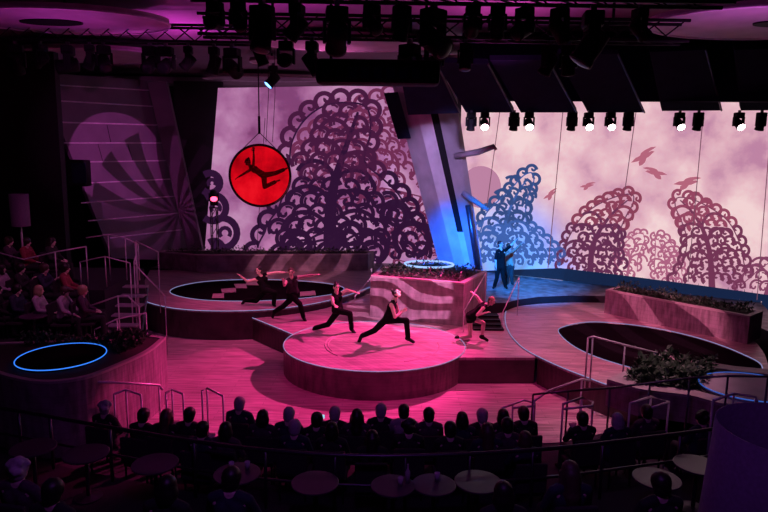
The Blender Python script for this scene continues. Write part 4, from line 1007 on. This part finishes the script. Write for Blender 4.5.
# trusses
def truss(label, y0, x0, x1, z):
    t = thing('lighting_truss', label, 'truss', (x0, y0, z), 0, 'trusses')
    for dy, dz in ((0, 0), (.4, 0), (0, .4), (.4, .4)): MB().tube([V((0, dy, dz)), V((x1 - x0, dy, dz))], .035, 6).build('chord', MT['black'], t)
    b = MB(); n = int((x1 - x0) / .5)
    for k in range(n):
        xa, xb = k * .5, (k + 1) * .5
        b.tube([V((xa, 0, 0)), V((xb, 0, .4))], .015, 4); b.tube([V((xa, .4, .4)), V((xb, .4, 0))], .015, 4); b.tube([V((xa, 0, 0)), V((xb, .4, 0))], .015, 4)
    b.build('lacing', MT['black'], t)
    for k in (.15, .85): MB().tube([V(((x1 - x0) * k, .2, .4)), V(((x1 - x0) * k, .2, 9.2 - z))], .03, 6).build('hanger', MT['black'], t)
truss('nearest black lighting truss along the top edge', 10.6, -3.3, 5.6, 8.15)
truss('second black lighting truss behind the nearest one', 13.4, -3.9, 6.2, 8.05)
truss('far left short black truss above the panelled wall', 16.5, -9.9, -3.2, 8.42)
# moving light prototype
mv = {}
def mover_meshes():
    mv['base'] = MB().box((0, 0, -.10), (.34, .26, .20), bev=.03).mesh('base', MT['black'])
    b = MB()
    for sx in (-1, 1): b.box((sx * .19, 0, -.36), (.05, .16, .36), bev=.015)
    b.box((0, 0, -.2), (.42, .16, .05), bev=.01)
    mv['yoke'] = b.mesh('yoke', MT['black'])
    mv['head'] = MB().lathe([(.09, -.22), (.15, -.20), (.16, -.02), (.155, .16), (.17, .20), (.17, .26), (.15, .26)], 20).mesh('head', MT['black'], True)
    mv['clamp'] = MB().box((0, 0, .04), (.08, .08, .10)).mesh('clamp', MT['darksteel'])
    for n in ('lens', 'lens_lit', 'lens_red', 'lens_blue'):
        mv[n] = MB().lathe([(.148, .262), (.12, .275), (.05, .285), (.01, .287)], 20).mesh('lens', MT[n], True)
mover_meshes()
def mover(label, p, k, pan, tilt, lens='lens', group=None, flip=False, name='moving_light'):
    t = thing(name, label, 'stage light', p, pan, group); t.scale = (k, k, k)
    if flip: t.rotation_euler = (pi, 0, pan)
    link('clamp', mv['clamp'], t); link('base', mv['base'], t); link('yoke', mv['yoke'], t)
    h = link('head', mv['head'], t); h.location = (0, 0, -.44); h.rotation_euler = (pi + tilt, 0, 0)
    link('lens', mv[lens], h)
    return t
# lit row at the foot of the baffles
lit = [(471.5, 0), (485, 1), (514.5, 0), (529.5, 1), (572.5, 0), (589, 1), (611, 1), (629, 0), (680, 1), (699, 0), (739.5, 1), (762, 0)]
for i, (px, on) in enumerate(lit):
    p = at_y(px, 112.5, YB - .2)
    if on: lab = 'lit white stage light %s from the left in the row under the baffles' % ORD[sum(q[1] for q in lit[:i])]
    else: lab = 'unlit stage light %s from the left in the row under the baffles' % ORD[sum(1 - q[1] for q in lit[:i])]
    mover(lab, p, .72, (px - 600) / 1500 + (0 if on else .2), -.95 if on else .25, 'lens_lit' if on else 'lens', 'stage lights under the baffles')
rig = [(215, 8, 11, 1.0), (238, 8, 11, .95), (262, 4, 11, 1.45), (297, 8, 11, 1.15), (337, 3, 11, 1.5), (372, 8, 11, 1.0), (402, 8, 11, 1.1), (434, 2, 11, 1.6), (473, 10, 11, 1.0), (498, 10, 11, 1.0), (525, 8, 11, 1.1), (560, 12, 11, 1.1), (594, 3, 11, 1.7), (640, 14, 11, 1.0),
       (260, 40, 13.6, .85), (286, 40, 13.6, 1.0), (312, 38, 13.6, 1.1), (410, 38, 13.6, 1.35), (436, 36, 13.6, 1.0), (466, 36, 13.6, .9), (550, 38, 13.6, 1.0), (570, 36, 13.6, 1.0),
       (150, 48, 16.7, 1.15), (166, 52, 16.7, 1.2), (188, 46, 16.7, 1.0), (214, 48, 16.7, 1.1), (232, 46, 16.7, 1.3), (40, 44, 15.5, 1.0), (68, 52, 16.7, 1.3), (90, 56, 16.7, 1.0), (104, 58, 16.7, 1.1), (14, 28, 12, 1.2)]
near_n = {'a': 0, 'b': 0, 'c': 0}
for i, (px, py, Y, k) in enumerate(rig):
    kind = 'a' if i < 14 else 'b' if i < 22 else 'c'
    lab = {'a': 'black moving light on the nearest truss, %s from the left', 'b': 'black moving light on the second truss, %s from the left', 'c': 'dark moving light of the far left cluster, %s in order along it'}[kind] % ORD[near_n[kind]]
    near_n[kind] += 1
    ty, tz = {'a': (10.6, 8.15), 'b': (13.4, 8.05), 'c': (16.5, 8.42)}[kind]; q = at_y(px, py, ty)
    mover(lab, V((q.x, ty, tz - .035 - .09 * k)), k * (.7 if kind == 'a' else .85), R.uniform(-1.9, 1.9), R.choice((-1, 1)) * R.uniform(.2, 1.45), 'lens', 'moving lights overhead')
# blue beamed light in front of the left screen
t = mover('single dark spotlight with blue lens above the red hoop', at_y(273, 66, 20.5), .95, -1.2, -.75, 'lens_blue', name='spotlight')
# black long projector housing
a = at_y(378, 73, 12.4)
t = thing('projector_housing', 'long black housing hanging at centre above the left screen', 'projector', a)
MB().box((0, 0, 0), (2.36, .55, .46), bev=.1).build('casing', MT['black'], t)
for k in range(9): MB().box((-.96 + k * .24, -.28, -.03), (.16, .02, .2)).build('vent', MT['baffle'], t)
for sx in (-.9, .9): MB().tube([V((sx, 0, .22)), V((sx, 0, 9.2 - a.z))], .03, 6).build('hanger', MT['black'], t)
# floor-standing light tower by the left screen
a = at_y(214, 208, 26.3)
t = thing('light_tower', 'slim truss tower holding red lit lamp left of the hoop', 'light stand', (a.x, 26.3, ZU))
for sx, sy in ((-.12, -.12), (.12, -.12), (.12, .12), (-.12, .12)): MB().tube([V((sx, sy, 0)), V((sx, sy, a.z - ZU))], .025, 6).build('upright', MT['darksteel'], t)
b = MB()
for k in range(6):
    z0 = k * (a.z - ZU) / 6; z1 = (k + 1) * (a.z - ZU) / 6
    b.tube([V((-.12, -.12, z0)), V((.12, -.12, z1))], .014, 4); b.tube([V((.12, -.12, z0)), V((.12, .12, z1))], .014, 4)
b.build('lacing', MT['darksteel'], t)
MB().box((0, 0, a.z - ZU + .01), (.34, .34, .03)).build('top_plate', MT['black'], t)
mover('red lit moving light standing on the slim tower', V((a.x, 26.3, a.z + .03 + .09)), .95, .3, 2.2, 'lens_red', flip=True)

# ------------------------------------------------------------------ light
def spot(name, loc, target, energy, col, size, blend=.5, rad=.15, gobo=None):
    l = bpy.data.lights.new(name, 'SPOT'); l.energy = energy; l.color = col; l.spot_size = radians(size); l.spot_blend = blend; l.shadow_soft_size = rad
    o = bpy.data.objects.new(name, l); COL.objects.link(o); o.location = loc
    o.rotation_euler = (V(target) - V(loc)).to_track_quat('-Z', 'Y').to_euler()
    if gobo: gobo(l)
    return o
def lamp_uv(l):
    l.use_nodes = True; nt = l.node_tree; em = nt.nodes['Emission']
    tc = nt.nodes.new('ShaderNodeTexCoord'); sx = nt.nodes.new('ShaderNodeSeparateXYZ'); nt.links.new(tc.outputs['Normal'], sx.inputs[0])
    def mth(op, a, b=None):
        n = nt.nodes.new('ShaderNodeMath'); n.operation = op
        for i, q in enumerate((a, b)):
            if q is None: continue
            if isinstance(q, (int, float)): n.inputs[i].default_value = q
            else: nt.links.new(q, n.inputs[i])
        return n.outputs[0]
    zz = mth('ABSOLUTE', sx.outputs[2]); u = mth('DIVIDE', sx.outputs[0], zz); v = mth('DIVIDE', sx.outputs[1], zz)
    cb = nt.nodes.new('ShaderNodeCombineXYZ'); nt.links.new(u, cb.inputs[0]); nt.links.new(v, cb.inputs[1])
    return nt, em, u, v, cb.outputs[0], mth
def leaf_gobo(scale, rot, dist, lo=.12, thr=.5, detail=1.0):
    def f(l):
        nt, em, u, v, uv, mth = lamp_uv(l)
        mp = nt.nodes.new('ShaderNodeMapping'); mp.inputs['Rotation'].default_value = (0, 0, rot); nt.links.new(uv, mp.inputs['Vector'])
        w = nt.nodes.new('ShaderNodeTexWave'); w.inputs['Scale'].default_value = scale; w.inputs['Distortion'].default_value = dist; w.inputs['Detail'].default_value = detail; w.inputs['Detail Scale'].default_value = .8
        nt.links.new(mp.outputs[0], w.inputs['Vector'])
        s = mth('GREATER_THAN', w.outputs['Fac'], thr); s = mth('ADD', mth('MULTIPLY', s, 1 - lo), lo)
        nt.links.new(s, em.inputs['Strength'])
    return f
def moon_gobo(l):
    nt, em, u, v, uv, mth = lamp_uv(l)
    r = mth('SQRT', mth('ADD', mth('POWER', u, 2), mth('POWER', v, 2)))
    disc = mth('LESS_THAN', r, .125)
    mp = nt.nodes.new('ShaderNodeMapping'); mp.inputs['Location'].default_value = (-.15, .13, 0); nt.links.new(uv, mp.inputs['Vector'])
    g = nt.nodes.new('ShaderNodeSeparateXYZ'); nt.links.new(mp.outputs[0], g.inputs[0])
    ang = mth('ARCTAN2', g.outputs[1], g.outputs[0]); rad = mth('SQRT', mth('ADD', mth('POWER', g.outputs[0], 2), mth('POWER', g.outputs[1], 2)))
    leaf = mth('GREATER_THAN', mth('SINE', mth('ADD', mth('MULTIPLY', ang, 15), mth('MULTIPLY', rad, 22))), -.05)
    leaf = mth('MAXIMUM', leaf, mth('GREATER_THAN', rad, .225))
    base = mth('ADD', .10, mth('MULTIPLY', disc, .9))
    rays = mth('MULTIPLY', mth('LESS_THAN', rad, .2), .35)
    st = mth('MULTIPLY', mth('MAXIMUM', base, rays), mth('ADD', mth('MULTIPLY', leaf, .88), .12))
    nt.links.new(st, em.inputs['Strength'])
PINK = (1.0, .025, .30)
spot('key_right', (5.2, 20.6, 8.1), (-1.0, 15.4, .5), 12500, (1, .045, .31), 43, .7, .08)
spot('pit_wash', (-2.2, 12.6, 7.9), (-1.8, 13.3, 0), 700, PINK, 46, .9, .3)
spot('pit_wash', (2.0, 12.4, 7.9), (2.0, 13.2, 0), 850, PINK, 54, .9, .3)
spot('drum_top', (-.5, 15.2, 7.9), (-.2, 16, .7), 450, (1, .10, .42), 44, .7, .2)
spot('drum_front', (-2.5, 9.8, 7.4), (0, 16.6, 1.6), 750, (1, .40, .55), 30, .8, .2)
spot('left_front', (-3.6, 9.8, 7.4), (-3.5, 20.2, 2.0), 1900, (1, .30, .45), 15, .6, .15)
spot('left_wash', (-3.8, 18.6, 8.2), (-3.9, 19.8, .9), 1700, (1, .10, .38), 58, .9, .25)
spot('right_wash', (5.0, 15.6, 8.2), (5.3, 16.8, .8), 2100, (1, .12, .34), 70, .9, .25)
spot('planter_gobo', (1.0, 9.8, 7.4), (.6, 18.6, 1.35), 8000, (1, .34, .72), 17, .2, .01, leaf_gobo(7.0, 1.9, 8.0, .02, .5))
spot('right_planter_gobo', (4.5, 9.8, 7.4), (7.4, 17.4, 1.1), 5200, (1, .26, .46), 26, .4, .01, leaf_gobo(3.4, 2.3, 6.0, .12, .6))
spot('left_planter_gobo', (-1.5, 12.6, 7.4), (-3.4, 25.4, 1.5), 3200, (1, .34, .60), 20, .5, .02, leaf_gobo(4.5, .5, 4.0, .06, .6))
spot('wall_gobo', (-3.0, 12.4, 7.4), at_y(118, 160, 25.5), 4200, (.95, .14, .75), 34, .5, .02, moon_gobo)
spot('blue_floor', (2.2, 15.5, 6.9), at_z(535, 288, ZU), 17000, (.015, .26, 1.0), 24, .9, .2)
spot('blue_screen', (1.2, 14.6, 6.9), at_plane(512, 256, r0, nR), 9000, (.01, .20, 1.0), 24, .95, .3)
spot('blue_column', (1.2, 15.0, 6.9), at_y(452, 255, 22.3), 17000, (.012, .12, 1.0), 26, .95, .2)
spot('hoop_added_fill', (-2.5, 12.6, 7.2), hc_, 420, (1, .02, .02), 8, .4, .1)  # added red fill that lifts the acrobat out of black
spot('column_white', (2.0, 12.6, 7.0), at_y(440, 165, 22.3), 3200, (.60, .40, 1.0), 21, .8, .2)
for i, (x, y, z, en, c) in enumerate([(-7.5, 15.0, 6.6, 110, (.62, .05, .60)), (-2.5, 14.9, 7.0, 340, (.66, .05, .58)), (2.5, 14.9, 7.0, 420, (.70, .06, .55)), (-6, 18.5, 7.2, 600, (.7, .05, .6)), (7.2, 12.5, 6.6, 190, (.60, .10, .62)), (-2, 21, 7.6, 160, (.8, .15, .5)), (3, 16, 7.6, 120, (.75, .10, .5))]):
    l = bpy.data.lights.new('uplight', 'SPOT'); l.energy = en; l.color = c; l.spot_size = radians(130); l.spot_blend = 1; l.shadow_soft_size = .3
    o = bpy.data.objects.new('uplight', l); COL.objects.link(o); o.location = (x, y, z); o.rotation_euler = (pi, 0, 0)
spot('left_house', (-5.5, 12.0, 8.4), (-8.2, 16.2, 1.8), 320, (.95, .20, .65), 56, .8, .3)
spot('house', (0, 2.5, 8.6), (0, 7.5, 1.0), 280, (.36, .08, .80), 110, .8, .4)
spot('right_house', (5.6, 12.0, 8.4), (5.3, 12.3, 1), 1200, (1, .42, .62), 30, .8, .3)

W = bpy.data.worlds.new('world'); SC.world = W; W.use_nodes = True
W.node_tree.nodes['Background'].inputs[0].default_value = (.30, .06, .42, 1); W.node_tree.nodes['Background'].inputs[1].default_value = .003
SC.view_settings.view_transform = 'Standard'; SC.view_settings.look = 'None'; SC.view_settings.exposure = 0.0; SC.view_settings.gamma = 1.0
SC.view_settings.use_curve_mapping = False
try: SC.cycles.use_denoising = True
except Exception: pass
